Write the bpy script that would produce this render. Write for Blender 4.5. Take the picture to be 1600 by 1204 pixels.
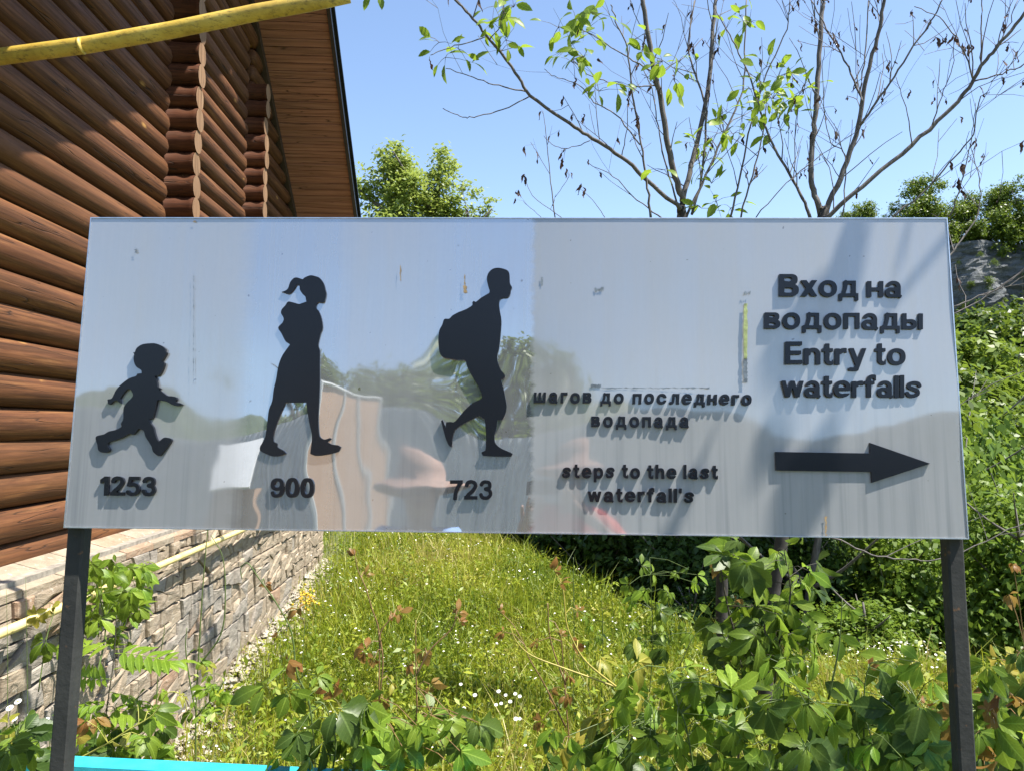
import bpy, bmesh, math, random
import numpy as np
from mathutils import Vector, Matrix, Euler, noise
from mathutils.geometry import tessellate_polygon

for o in list(bpy.data.objects):
    bpy.data.objects.remove(o)
SC = bpy.context.scene
COL = SC.collection
RAD = math.radians
rng = np.random.RandomState(7)
random.seed(7)

# ------------------------------------------------------------------ camera
EYE = Vector((0, 0, 1.6))
FPX = 1203.0
YAW, PITCH, ROLL = RAD(-2.243), RAD(3.168), RAD(0.7)
CR = (Matrix.Rotation(YAW, 3, 'Z') @ Matrix.Rotation(math.pi / 2 + PITCH, 3, 'X') @ Matrix.Rotation(ROLL, 3, 'Z'))
cam = bpy.data.cameras.new('camera')
cam.sensor_width = 36.0
cam.lens = FPX / 1600 * 36
cam.clip_start = 0.01
cam.clip_end = 2000
camo = bpy.data.objects.new('camera', cam)
camo.matrix_world = Matrix.Translation(EYE) @ CR.to_4x4()
COL.objects.link(camo)
SC.camera = camo

def ray(px, py):
    return CR @ Vector(((px - 800) / FPX, (602 - py) / FPX, -1))
def PY(px, py, y):
    v = ray(px, py); return EYE + v * (y / v.y)
def PX(px, py, x):
    v = ray(px, py); return EYE + v * (x / v.x)

# ------------------------------------------------------------------ sky, sun, exposure
SUN = Vector((1.0, -0.37, 2.1)).normalized()
w = bpy.data.worlds.new('World'); SC.world = w; w.use_nodes = True
nt = w.node_tree; nt.nodes.clear()
sky = nt.nodes.new('ShaderNodeTexSky'); sky.sky_type = 'NISHITA'; sky.sun_disc = False
sky.sun_elevation = math.asin(SUN.z)
sky.sun_rotation = math.atan2(SUN.x, SUN.y)
sky.altitude = 500; sky.air_density = 1.0; sky.dust_density = 1.0; sky.ozone_density = 1.2
bg = nt.nodes.new('ShaderNodeBackground'); bg.inputs[1].default_value = 0.12
wo = nt.nodes.new('ShaderNodeOutputWorld')
nt.links.new(sky.outputs[0], bg.inputs[0]); nt.links.new(bg.outputs[0], wo.inputs[0])
sl = bpy.data.lights.new('sun', 'SUN'); sl.energy = 5.0; sl.angle = RAD(0.55); sl.color = (1.0, 0.95, 0.86)
so = bpy.data.objects.new('sun', sl); COL.objects.link(so)
so.rotation_euler = SUN.to_track_quat('Z', 'Y').to_euler()
SC.view_settings.view_transform = 'Standard'; SC.view_settings.look = 'None'
SC.view_settings.exposure = 1.25; SC.view_settings.gamma = 1.0
SC.view_settings.use_curve_mapping = False
SC.cycles.max_bounces = 8; SC.cycles.transparent_max_bounces = 8
SC.cycles.use_denoising = True

# ------------------------------------------------------------------ helpers
def tag(o, label=None, cat=None, group=None, kind=None):
    if label: o['label'] = label
    if cat: o['category'] = cat
    if group: o['group'] = group
    if kind: o['kind'] = kind
    return o
def thing(name, loc, label, cat, group=None):
    o = bpy.data.objects.new(name, None); o.location = loc; o.empty_display_size = .1
    COL.objects.link(o); return tag(o, label, cat, group)
def wloc(o):
    l = Vector((0, 0, 0))
    while o is not None:
        l += o.location; o = o.parent
    return l
def meshdata(name, V, F, mats, smooth=False, uv=None, mi=None, tint=None):
    me = bpy.data.meshes.new(name)
    V = np.asarray(V, dtype=np.float64)
    me.from_pydata(V.tolist(), [], [tuple(int(i) for i in f) for f in F])
    for m in (mats if isinstance(mats, (list, tuple)) else [mats]): me.materials.append(m)
    if mi is not None: me.polygons.foreach_set('material_index', np.asarray(mi, dtype=np.int32))
    if smooth: me.polygons.foreach_set('use_smooth', [True] * len(me.polygons))
    if uv is not None:
        ul = me.uv_layers.new(name='UVMap'); li = np.zeros(len(me.loops), dtype=np.int32)
        me.loops.foreach_get('vertex_index', li)
        ul.data.foreach_set('uv', np.asarray(uv)[li].ravel())
    if tint is not None:
        a = me.attributes.new('tint', 'FLOAT', 'POINT'); a.data.foreach_set('value', np.asarray(tint, dtype=np.float32))
    me.update(); return me
def fastmesh(name, V, quads, tris, mats, tint=None, smooth=False):
    """big meshes: V (n,3), quads (m,4), tris (k,3) as numpy arrays"""
    me = bpy.data.meshes.new(name)
    nq, ntr = len(quads), len(tris)
    me.vertices.add(len(V)); me.vertices.foreach_set('co', np.asarray(V, dtype=np.float32).ravel())
    idx = np.concatenate([np.asarray(quads).ravel(), np.asarray(tris).ravel()]).astype(np.int32)
    me.loops.add(len(idx)); me.loops.foreach_set('vertex_index', idx)
    me.polygons.add(nq + ntr)
    st = np.concatenate([np.arange(nq) * 4, nq * 4 + np.arange(ntr) * 3]).astype(np.int32)
    me.polygons.foreach_set('loop_start', st)
    for m in (mats if isinstance(mats, (list, tuple)) else [mats]): me.materials.append(m)
    if smooth: me.polygons.foreach_set('use_smooth', np.ones(nq + ntr, dtype=bool))
    if tint is not None:
        a = me.attributes.new('tint', 'FLOAT', 'POINT'); a.data.foreach_set('value', np.asarray(tint, dtype=np.float32))
    me.update(calc_edges=True); return me
def put(me, name, parent=None, loc=(0, 0, 0), M=None):
    """link mesh; loc / M are in world space"""
    o = bpy.data.objects.new(name, me); COL.objects.link(o)
    if parent is not None: o.parent = parent
    pl = wloc(parent) if parent is not None else Vector((0, 0, 0))
    if M is not None: o.matrix_local = Matrix.Translation(-pl) @ M
    else: o.location = Vector(loc) - pl
    return o
def mk(name, V, F, mats, parent=None, smooth=False, **k):
    """mesh given in world coordinates; its origin becomes the mean point"""
    V = np.asarray(V, dtype=np.float64); c = V.mean(axis=0)
    return put(meshdata(name, V - c, F, mats, smooth, **k), name, parent, loc=c)

class MB:
    def __init__(s): s.V = []; s.F = []
    def add(s, V, F):
        n = len(s.V); s.V += [tuple(v) for v in V]; s.F += [tuple(i + n for i in f) for f in F]; return s
    def box(s, c, h, M=None):
        V = [Vector((x * h[0], y * h[1], z * h[2])) for x in (-1, 1) for y in (-1, 1) for z in (-1, 1)]
        if M is not None: V = [M @ v for v in V]
        c = Vector(c)
        return s.add([v + c for v in V], [(0, 1, 3, 2), (4, 6, 7, 5), (0, 4, 5, 1), (2, 3, 7, 6), (0, 2, 6, 4), (1, 5, 7, 3)])
    def tube(s, pts, radii, n=8, cap=True, wob=0):
        pts = [Vector(p) for p in pts]
        if not isinstance(radii, (list, tuple)): radii = [radii] * len(pts)
        V = []; F = []; up = Vector((0.13, .21, 1))
        for i, p in enumerate(pts):
            d = (pts[min(i + 1, len(pts) - 1)] - pts[max(i - 1, 0)]).normalized()
            a = d.cross(up)
            if a.length < .05: a = d.cross(Vector((1, 0, .1)))
            a.normalize(); b = d.cross(a)
            for k in range(n):
                t = 2 * math.pi * k / n
                r = radii[i] * (1 + (random.uniform(-wob, wob) if wob else 0))
                V.append(p + a * math.cos(t) * r + b * math.sin(t) * r)
        for i in range(len(pts) - 1):
            for k in range(n):
                k2 = (k + 1) % n
                F.append((i * n + k, i * n + k2, (i + 1) * n + k2, (i + 1) * n + k))
        if cap: F.append(tuple(range(n))[::-1]); F.append(tuple((len(pts) - 1) * n + k for k in range(n)))
        return s.add(V, F)
    def build(s, name, mat, parent=None, smooth=False, **k): return mk(name, [tuple(v) for v in s.V], s.F, mat, parent, smooth, **k)

def smooth_path(pts, per=4):
    """Catmull-Rom through pts (Vectors)"""
    pts = [Vector(p) for p in pts]
    if len(pts) < 3: return pts
    P = [pts[0] * 2 - pts[1]] + pts + [pts[-1] * 2 - pts[-2]]
    out = []
    for i in range(1, len(P) - 2):
        for k in range(per):
            t = k / per
            out.append(0.5 * ((2 * P[i]) + (P[i + 1] - P[i - 1]) * t + (2 * P[i - 1] - 5 * P[i] + 4 * P[i + 1] - P[i + 2]) * t * t
                              + (-P[i - 1] + 3 * P[i] - 3 * P[i + 1] + P[i + 2]) * t ** 3))
    out.append(pts[-1]); return out

# ------------------------------------------------------------------ materials
class NT:
    def __init__(s, name):
        s.m = bpy.data.materials.new(name); s.m.use_nodes = True; s.t = s.m.node_tree
        s.b = s.t.nodes['Principled BSDF']; s.out = s.t.nodes['Material Output']
    def n(s, typ, **k):
        x = s.t.nodes.new('ShaderNode' + typ)
        for a, v in k.items():
            if a.startswith('i_'):
                key = a[2:]; x.inputs[int(key) if key.isdigit() else key.replace('_', ' ')].default_value = v
            else: setattr(x, a, v)
        return x
    def l(s, a, b): s.t.links.new(a, b)
    def coord(s, kind='Object', scale=(1, 1, 1)):
        c = s.n('TexCoord'); mp = s.n('Mapping'); mp.inputs['Scale'].default_value = scale
        s.l(c.outputs[kind], mp.inputs[0]); return mp.outputs[0]
    def noise(s, vec, scale, detail=4, rough=.55, dist=0):
        x = s.n('TexNoise', i_Scale=scale, i_Detail=detail, i_Roughness=rough, i_Distortion=dist); s.l(vec, x.inputs['Vector']); return x.outputs[0]
    def ramp(s, fac, stops, interp='LINEAR'):
        r = s.n('ValToRGB'); e = r.color_ramp.elements; r.color_ramp.interpolation = interp
        while len(e) < len(stops): e.new(.5)
        for el, (p, c) in zip(e, stops): el.position = p; el.color = (c, c, c, 1) if isinstance(c, (int, float)) else (*c, 1)
        s.l(fac, r.inputs[0]); return r.outputs[0]
    def mix(s, fac, a, b, blend='MIX'):
        x = s.n('MixRGB', blend_type=blend)
        for sock, v in zip(x.inputs, (fac, a, b)):
            if isinstance(v, (int, float)): sock.default_value = v if sock == x.inputs[0] else (v, v, v, 1)
            elif isinstance(v, tuple): sock.default_value = (*v, 1) if len(v) == 3 else v
            else: s.l(v, sock)
        return x.outputs[0]
    def math(s, op, a, b=0, clamp=False):
        x = s.n('Math', operation=op); x.use_clamp = clamp
        for sock, v in zip(x.inputs, (a, b)):
            if isinstance(v, (int, float)): sock.default_value = v
            else: s.l(v, sock)
        return x.outputs[0]
    def bump(s, h, strength=.3, dist=.01):
        x = s.n('Bump', i_Strength=strength, i_Distance=dist); s.l(h, x.inputs['Height']); s.l(x.outputs[0], s.b.inputs['Normal']); return x
    def obrand(s): return s.n('ObjectInfo').outputs['Random']
    def col(s, c):
        if isinstance(c, tuple): s.b.inputs['Base Color'].default_value = (*c, 1)
        else: s.l(c, s.b.inputs['Base Color'])
    def rough(s, r):
        if isinstance(r, (int, float)): s.b.inputs['Roughness'].default_value = r
        else: s.l(r, s.b.inputs['Roughness'])

def simple(name, c, rough=.6, var=.25, scale=30, metallic=0, bump=.1, kind='Object'):
    m = NT(name); v = m.coord(kind); nz = m.noise(v, scale)
    m.col(m.ramp(nz, [(.3, tuple(x * (1 - var) for x in c)), (.7, tuple(min(1, x * (1 + var)) for x in c))]))
    m.rough(rough); m.b.inputs['Metallic'].default_value = metallic
    if bump: m.bump(nz, bump, .005)
    return m.m

def leaf_mat(name, c1, c2, trans=.35, vein=.5, rough=.42, usetint=False, veins=True, spots=0.0):
    """leaf: colour between c1 and c2 by object random (or the 'tint' attribute), veins from the UV map"""
    m = NT(name)
    if usetint:
        a = m.n('Attribute', attribute_name='tint'); r = a.outputs['Fac']
    else: r = m.obrand()
    c = m.mix(r, c1, c2)
    if veins:
        uv = m.n('UVMap'); sx = m.n('SeparateXYZ'); m.l(uv.outputs[0], sx.inputs[0])
        av = m.math('ABSOLUTE', m.math('SUBTRACT', sx.outputs[1], .5))
        mid = m.math('LESS_THAN', av, .035)
        s = m.math('FRACT', m.math('MULTIPLY', m.math('SUBTRACT', sx.outputs[0], m.math('MULTIPLY', av, .55)), 8.0))
        side = m.math('LESS_THAN', s, .13)
        f = m.math('MULTIPLY', m.math('MAXIMUM', mid, m.math('MULTIPLY', side, .35)), vein)
        c = m.mix(f, c, tuple(min(1, x * 1.9 + .03) for x in c2))
        hh = m.math('MULTIPLY', s, -1.0)
        m.bump(m.math('ADD', m.math('ABSOLUTE', m.math('SUBTRACT', s, .5)), m.math('MULTIPLY', mid, -1.0)), .16, .0015)
    nz = m.noise(m.coord('Object'), 25 if veins else 6)
    c = m.mix(m.ramp(nz, [(.35, 0.0), (.75, .45)]), c, tuple(x * .62 for x in c1))
    if spots:
        n2 = m.noise(m.coord('Object'), 60, 2)
        c = m.mix(m.ramp(n2, [(.66, 0.0), (.72, spots)]), c, (.22, .12, .04))
    m.col(c); m.rough(rough); m.b.inputs['Specular IOR Level'].default_value = .28
    tr = m.n('BsdfTranslucent'); m.l(m.mix(.5, c, tuple(min(1, x * 1.6) for x in c2)), tr.inputs[0])
    mx = m.n('MixShader'); mx.inputs[0].default_value = trans
    m.l(m.b.outputs[0], mx.inputs[1]); m.l(tr.outputs[0], mx.inputs[2]); m.l(mx.outputs[0], m.out.inputs[0])
    return m.m

# ------------------------------------------------------------------ ground
def sstep(a, b, x): t = np.clip((x - a) / (b - a), 0, 1); return t * t * (3 - 2 * t)
BY = [-400, -8, 2.45, 3.4, 5.0, 6.6, 8.0, 9.1, 10.5, 12.5, 15, 22, 400]
BZ = [0.5, 0.05, 0.0, -.75, -1.22, -1.15, -1.05, -.95, -.76, -.56, -.36, -.2, -.2]
def fbm(x, y, s, seed=0):
    x = np.asarray(x, float); y = np.asarray(y, float); o = np.zeros(np.broadcast(x, y).shape)
    a = 1.0; r = np.random.RandomState(seed)
    for _ in range(5):
        p = r.uniform(0, 6.28, 4); th = r.uniform(0, 6.28)
        u = (x * math.cos(th) + y * math.sin(th)) / s; v = (-x * math.sin(th) + y * math.cos(th)) / s
        o = o + a * np.sin(u * 2.1 + p[0] + 1.3 * np.sin(v * 1.3 + p[1])) * np.cos(v * 1.7 + p[2] + .8 * np.sin(u * .9 + p[3]))
        a *= .55; s *= .52
    return o
def edge_y(x): return np.interp(x, [-3, 0, 1.0, 2.1, 3.2, 4.5, 7, 12, 40], [17, 14.7, 12.2, 9.9, 8.6, 8.2, 8.0, 8.2, 14])
def G(x, y):
    x = np.asarray(x, float); y = np.asarray(y, float)
    z = np.interp(y, BY, BZ) + .06 * fbm(x, y, 1.6, 3) * sstep(3, 6, y)
    d = np.maximum(0, y - edge_y(x))
    drop = -.5 * d; drop = np.maximum(drop, -5.0)
    z = z + drop * sstep(-4, -1, x) * (1 - 0 * y)
    # wooded slope on the right, rising to the foot of the cliff
    t = x / np.maximum(y, 1); lat = sstep(.34, .52, t)
    hill = np.interp(y, [18, 30, 40, 50, 56], [0, 4.6, 7.6, 10.0, 11.2])
    z = z + lat * hill * (y > 15)
    # hills behind the viewer (seen mirrored in the sign)
    back = (1 - .75 * sstep(-10, 40, x)) * sstep(-30, -160, y) * 26 * (1 + .35 * np.sin(x / 37. + 1.2) + .2 * np.sin(x / 15.))
    z = z + back + sstep(90, 300, y) * 6
    return z
def Gz(x, y): return float(G(x, y))
def axis(lo, hi, fine_lo, fine_hi, fine, coarse=16):
    a = list(np.arange(fine_lo, fine_hi + 1e-6, fine)); s = fine; v = a[-1]
    while v < hi: s = min(s * 1.35, coarse); v += s; a.append(v)
    s = fine; v = a[0]; b = []
    while v > lo: s = min(s * 1.35, coarse); v -= s; b.append(v)
    return np.array(b[::-1] + a)
xs = axis(-420, 420, -4, 12, .2); ys = axis(-420, 420, 0, 17, .2)
X, Y = np.meshgrid(xs, ys); Z = G(X, Y); nx, ny = len(xs), len(ys)
V = np.stack([X.ravel(), Y.ravel(), Z.ravel()], 1)
ii, jj = np.meshgrid(np.arange(nx - 1), np.arange(ny - 1)); a = (jj * nx + ii).ravel()
m = NT('soil'); v = m.coord('Object')
c = m.ramp(m.noise(v, 1.3, 8, .7), [(.3, (.05, .07, .02)), (.5, (.11, .12, .045)), (.7, (.19, .17, .08))])
c = m.mix(m.ramp(m.noise(v, 14, 4), [(.45, 0.0), (.6, .6)]), c, (.07, .10, .025))
m.col(c); m.rough(.95); m.bump(m.noise(v, 20, 5), .6, .03); SOIL = m.m
put(fastmesh('ground', V, np.stack([a, a + 1, a + nx + 1, a + nx], 1), np.zeros((0, 3), int), SOIL, smooth=True), 'ground')['kind'] = 'structure'
# ------------------------------------------------------------------ log cabin
WX = -2.73                       # outer face of the wall (log flanks reach this plane)
def rake_near(y): return 2.44 + .62 * y
def rake_far(y): return 13.80 - .827 * y
RY, RZ = 7.85, 7.308

def wood_mat(name, stops, streak_axis=1, knots=True, rough=.66, per=.25, scale=1.0, worn=None):
    m = NT(name); sc = [9, 9, 9]; sc[streak_axis] = .55
    r = m.obrand(); c = m.n('TexCoord'); ad = m.n('VectorMath', operation='ADD')
    cx = m.n('CombineXYZ'); m.l(m.math('MULTIPLY', r, 37.0), cx.inputs[0]); m.l(m.math('MULTIPLY', r, 91.0), cx.inputs[1]); m.l(m.math('MULTIPLY', r, 53.), cx.inputs[2])
    m.l(c.outputs['Object'], ad.inputs[0]); m.l(cx.outputs[0], ad.inputs[1])
    mp = m.n('Mapping'); mp.inputs['Scale'].default_value = [s * scale for s in sc]; m.l(ad.outputs[0], mp.inputs[0])
    n1 = m.noise(mp.outputs[0], 1.9, 10, .72, .5)
    mp2 = m.n('Mapping'); s2 = [45, 45, 45]; s2[streak_axis] = 1.4; mp2.inputs['Scale'].default_value = s2; m.l(ad.outputs[0], mp2.inputs[0])
    n2 = m.noise(mp2.outputs[0], 1.0, 4, .6)
    col = m.ramp(n1, stops)
    col = m.mix(m.ramp(n2, [(.42, .0), (.62, .55)]), col, tuple(x * .42 for x in stops[0][1]))
    col = m.mix(m.math('MULTIPLY', r, per), col, tuple(x * .45 for x in stops[-1][1]))
    if knots:
        mp3 = m.n('Mapping'); s3 = [5.5, 5.5, 5.5]; s3[streak_axis] = 2.0; mp3.inputs['Scale'].default_value = s3; m.l(ad.outputs[0], mp3.inputs[0])
        vo = m.n('TexVoronoi', i_Scale=1.0); m.l(mp3.outputs[0], vo.inputs['Vector'])
        k = m.ramp(vo.outputs['Distance'], [(.05, 1.0), (.13, .0)])
        k2 = m.ramp(m.noise(mp3.outputs[0], 1.7, 2), [(.44, 0.0), (.5, 1.0)])
        col = m.mix(m.math('MULTIPLY', k, k2), col, worn or (.38, .20, .06))
    # long drying cracks
    mp4 = m.n('Mapping'); s4 = [7, 7, 7]; s4[streak_axis] = .35; mp4.inputs['Scale'].default_value = s4; m.l(ad.outputs[0], mp4.inputs[0])
    ck = m.math('ABSOLUTE', m.math('SUBTRACT', m.noise(mp4.outputs[0], 1.1, 3, .5), .5))
    crack = m.ramp(ck, [(.0, 1.0), (.006, .0)])
    col = m.mix(m.math('MULTIPLY', crack, .85), col, (.02, .012, .008))
    m.col(col); m.rough(m.ramp(n2, [(.3, rough - .12), (.8, rough + .2)]))
    h = m.math('SUBTRACT', n2, m.math('MULTIPLY', crack, 1.5))
    m.bump(h, .45, .006); m.b.inputs['Specular IOR Level'].default_value = .22
    return m.m
LOGM = wood_mat('stained_log', [(.25, (.045, .020, .010)), (.42, (.100, .038, .016)), (.58, (.155, .064, .025)), (.74, (.28, .135, .05))])
CROSSM = wood_mat('stained_cross_log', [(.25, (.055, .018, .008)), (.5, (.105, .036, .016)), (.8, (.17, .07, .03))], streak_axis=0)
ENDM = wood_mat('log_end_grain', [(.25, (.21, .115, .06)), (.5, (.30, .175, .095)), (.8, (.38, .24, .14))], streak_axis=2, knots=False, rough=.75)
PLANKM = wood_mat('soffit_wood', [(.25, (.34, .145, .095)), (.5, (.43, .195, .13)), (.8, (.52, .27, .19))], streak_axis=0, rough=.6, per=.35, worn=(.18, .08, .035))
BLACKM = simple('black_metal', (.012, .012, .014), .35, .2, 40, 0, .05)
ROOFM = simple('roof_sheet', (.06, .03, .025), .5, .2, 5)
CAB = thing('log_cabin', (WX, 8.0, -1.1), 'brown log cabin on a rough stone base with wide plank lined eaves', 'cabin')

def log_y(y0, y1, z, name='log', r=.112, end=(True, True)):
    """horizontal log along y, its flank touching x = WX, rounded ends"""
    n = 12; seg = max(3, int((y1 - y0) / .5)); pts = []
    ys_ = []; rs = []
    if end[0]: ys_ += [y0, y0 + .02, y0 + .06]; rs += [.45, .78, .97]
    else: ys_ += [y0]; rs += [1]
    mid = np.linspace(ys_[-1], y1 - .07, seg + 1)[1:]
    ys_ += list(mid); rs += [1] * len(mid)
    if end[1]: ys_ += [y1 - .05, y1 - .015, y1]; rs += [.93, .72, .35]
    else: ys_ += [y1]; rs += [1]
    V = []; F = []; ph = random.uniform(0, 6); jit = random.uniform(-.010, .010); bow = random.uniform(-.006, .006); z += random.uniform(-.005, .005)
    for yy, q in zip(ys_, rs):
        for k in range(n):
            t = 2 * math.pi * k / n
            rr = r * q * (1 + .022 * math.sin(3 * t + ph + yy) + .012 * math.sin(5 * t + 2.3 * yy + ph))
            V.append((WX - .084 + jit + bow * math.sin(yy * 1.7 + ph) + math.cos(t) * rr * .75, yy, z + math.sin(t) * min(rr, .112) * .93))
    for i in range(len(ys_) - 1):
        for k in range(n): k2 = (k + 1) % n; F.append((i * n + k, i * n + k2, (i + 1) * n + k2, (i + 1) * n + k))
    F.append(tuple(range(n))[::-1]); F.append(tuple((len(ys_) - 1) * n + k for k in range(n)))
    return mk(name, V, F, LOGM, CAB, True)
def wall_range(z):
    return max(3.1, (z - 2.44) / .62 + .1), min(12.62, (13.80 - z) / .827 - .1)
k = 0
CROSS = (6.80, 8.95)
while True:
    z = .889 - .1 + .2 * k
    if z > RZ - .25: break
    lo, hi = wall_range(z)
    cuts = [c for c in CROSS if lo + .3 < c < hi - .3]
    ed = [lo] + cuts + [hi]
    for i in range(len(ed) - 1):
        y0 = ed[i] + (.085 if i > 0 else 0); y1 = ed[i + 1] - (.085 if i < len(cuts) else 0)
        if y1 - y0 > .2: log_y(y0, y1, z, end=(i > 0, i < len(cuts)))
    k += 1
# projecting ends of the cross walls
for ci, cy in enumerate(CROSS):
    k = 0
    while True:
        z = .889 + .2 * k + random.uniform(-.004, .004)
        lim = min(rake_near(cy), rake_far(cy)) - (.75 if ci == 0 else .75)
        if z > lim: break
        out = (.19, .17)[ci] + random.uniform(-.012, .012)
        n = 14; r = .108; V = []; F = []
        prof = [(WX - .25, 1), (WX + .02, .98), (WX + out * .45, .90), (WX + out * .8, .95), (WX + out - .008, 1.0), (WX + out, .97)]
        for xx, q in prof:
            for j in range(n):
                t = 2 * math.pi * j / n; rr = r * q
                V.append((xx, cy + math.cos(t) * rr * .86, z + max(-.1, min(.1, math.sin(t) * rr))))
        np_ = len(prof)
        for i in range(np_ - 1):
            for j in range(n): j2 = (j + 1) % n; F.append((i * n + j, (i + 1) * n + j, (i + 1) * n + j2, i * n + j2))
        F.append(tuple(range(n))[::-1]); F.append(tuple((np_ - 1) * n + j for j in range(n)))
        mi = [0] * (len(F) - 1) + [1]
        o = mk('cross_log', V, F, [CROSSM, ENDM], CAB, True, mi=mi)
        o.data.polygons[len(F) - 1].use_smooth = False
        k += 1
# body of the building behind the logs
SILL = .79
pr = [(3.12, SILL - 2.6), (12.62, SILL - 2.6), (12.62, rake_far(12.62) - .1), (RY, RZ - .1), (3.12, rake_near(3.12) - .1)]
mb = MB(); V = [(WX - .16, y, z) for y, z in pr] + [(-9.5, y, z) for y, z in pr]
mb.add(V, [(0, 1, 2, 3, 4), (9, 8, 7, 6, 5)] + [(i, i + 5, (i + 1) % 5 + 5, (i + 1) % 5) for i in range(5)])
mb.build('inner_wall', simple('dark_boarding', (.035, .02, .013), .8), CAB)
# roof slabs
OUT = -1.885
for nm, (ya, za), (yb, zb) in (('roof_slope', (2.5, rake_near(2.5)), (RY, RZ)), ('roof_slope', (RY, RZ), (13.75, rake_far(13.75)))):
    V = []
    for x in (OUT, -10.2):
        for (yy, zz) in ((ya, za), (yb, zb)):
            V += [(x, yy, zz + .03), (x, yy, zz + .2)]
    mk(nm, V, [(0, 1, 3, 2), (4, 6, 7, 5), (0, 4, 5, 1), (2, 3, 7, 6), (0, 2, 6, 4), (1, 5, 7, 3)], ROOFM, CAB)
    # fascia with a drip edge
    L = math.hypot(yb - ya, zb - za); s = Vector((0, yb - ya, zb - za)) / L; up = Vector((0, -s.z, s.y))
    mb = MB(); Mx = Matrix(((1, 0, 0), (0, s.y, up.y), (0, s.z, up.z)))
    c = Vector((OUT + .015, (ya + yb) / 2, (za + zb) / 2)) + up * .09
    mb.box(c, (.013, L / 2, .115), Mx); mb.box(c + Vector((.02, 0, 0)) + up * .1, (.03, L / 2, .012), Mx)
    mb.box(c + Vector((.022, 0, 0)) - up * .105, (.012, L / 2, .012), Mx)
    mb.build('fascia_board', BLACKM, CAB)
# soffit planks (far slope): boards across the overhang
def plank_run(y0, y1, zf, wdt=.1):
    dz = (zf(y0 + 1) - zf(y0)); L = math.sqrt(1 + dz * dz); step = wdt / L; y = y0
    s = Vector((0, 1 / L, dz / L)); up = Vector((0, -s.z, s.y))
    while y < y1:
        a = Vector((0, y, zf(y))); g = .002; j = random.uniform(-.002, .002)
        V = []
        for x in (WX - .1, OUT + .005):
            for t, u in ((g, .008), (g + .003, .0), (wdt - g - .003, .0), (wdt - g, .008), (wdt - g, .022), (g, .022)):
                p = a + s * t + up * (u + j); V.append((x, p.y, p.z))
        F = [(5, 4, 3, 2, 1, 0), (6, 7, 8, 9, 10, 11)] + [(i, (i + 1) % 6, (i + 1) % 6 + 6, i + 6) for i in range(6)]
        mk('soffit_plank', V, F, PLANKM, CAB)
        y += step
plank_run(RY + .05, 13.6, rake_far)
plank_run(5.2, RY - .06, rake_near, .1)
# beam where the soffit meets the wall
for za, (y0, y1) in ((rake_far, (RY, 13.3)), (rake_near, (2.9, RY))):
    a = Vector((WX - .01, y0, za(y0) - .05)); b = Vector((WX - .01, y1, za(y1) - .05)); d = (b - a); L = d.length; d.normalize()
    up = Vector((0, -d.z, d.y)); mb = MB()
    mb.box((a + b) / 2, (.035, L / 2, .055), Matrix(((1, 0, 0), (0, d.y, up.y), (0, d.z, up.z)))); mb.build('wall_trim', simple('dark_trim', (.05, .03, .02), .7), CAB)

# sloping ledge of flat stones under the logs
STONE = []
for nm, cs in (('stone_tan', [(.3, (.20, .15, .10)), (.5, (.30, .24, .17)), (.7, (.40, .335, .25))]),
               ('stone_grey', [(.3, (.17, .15, .13)), (.5, (.27, .24, .20)), (.7, (.38, .34, .29))]),
               ('stone_rust', [(.3, (.20, .12, .075)), (.5, (.30, .195, .125)), (.7, (.37, .28, .20))])):
    m = NT(nm); r = m.obrand(); tc = m.n('TexCoord'); vm = m.n('VectorMath', operation='ADD'); cb = m.n('CombineXYZ')
    m.l(m.math('MULTIPLY', r, 50.), cb.inputs[0]); m.l(m.math('MULTIPLY', r, 31.), cb.inputs[2]); m.l(tc.outputs['Object'], vm.inputs[0]); m.l(cb.outputs[0], vm.inputs[1])
    mp = m.n('Mapping'); mp.inputs['Rotation'].default_value = (.5, .3, .2); mp.inputs['Scale'].default_value = (3, 2.2, 7); m.l(vm.outputs[0], mp.inputs[0])
    n1 = m.noise(mp.outputs[0], 2.2, 8, .68, .6); c = m.ramp(n1, cs)
    c = m.mix(m.math('MULTIPLY', r, .35), c, (.21, .17, .13)); c = m.mix(m.ramp(m.noise(vm.outputs[0], 26, 3), [(.62, 0.), (.7, .5)]), c, (.52, .48, .42))
    m.col(c); m.rough(.88); m.bump(n1, .8, .03); STONE.append(m.m)
MORTAR = simple('mortar', (.26, .23, .19), .95, .35, 18, 0, .8)
FX = -2.55                       # face of the stone base
LZ0, LZ1 = .79, .675             # ledge, inner and outer height
y = 3.1
while y < 12.7:
    wd = random.uniform(.28, .5); sk = .16
    V = []
    for (x, z, o) in ((WX - .05, LZ0, 0), (FX + .03, LZ1 + random.uniform(-.008, .008), sk)):
        for yy in (y + .006, y + wd - .006): V += [(x, yy + o, z), (x, yy + o, z - .045)]
    mk('ledge_stone', V, [(0, 2, 6, 4), (1, 5, 7, 3), (0, 1, 3, 2), (4, 6, 7, 5), (0, 4, 5, 1), (2, 3, 7, 6)], STONE[random.choice((0, 0, 2))], CAB)
    y += wd
mb = MB()
mb.box(((WX + FX) / 2 - .1, 7.86, (LZ0 - 2.6) / 2), (abs(WX - FX) / 2 + .085, 4.76, 2.6 / 2 + LZ0 / 2 - .065))
mb.build('base_core', MORTAR, CAB)

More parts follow.
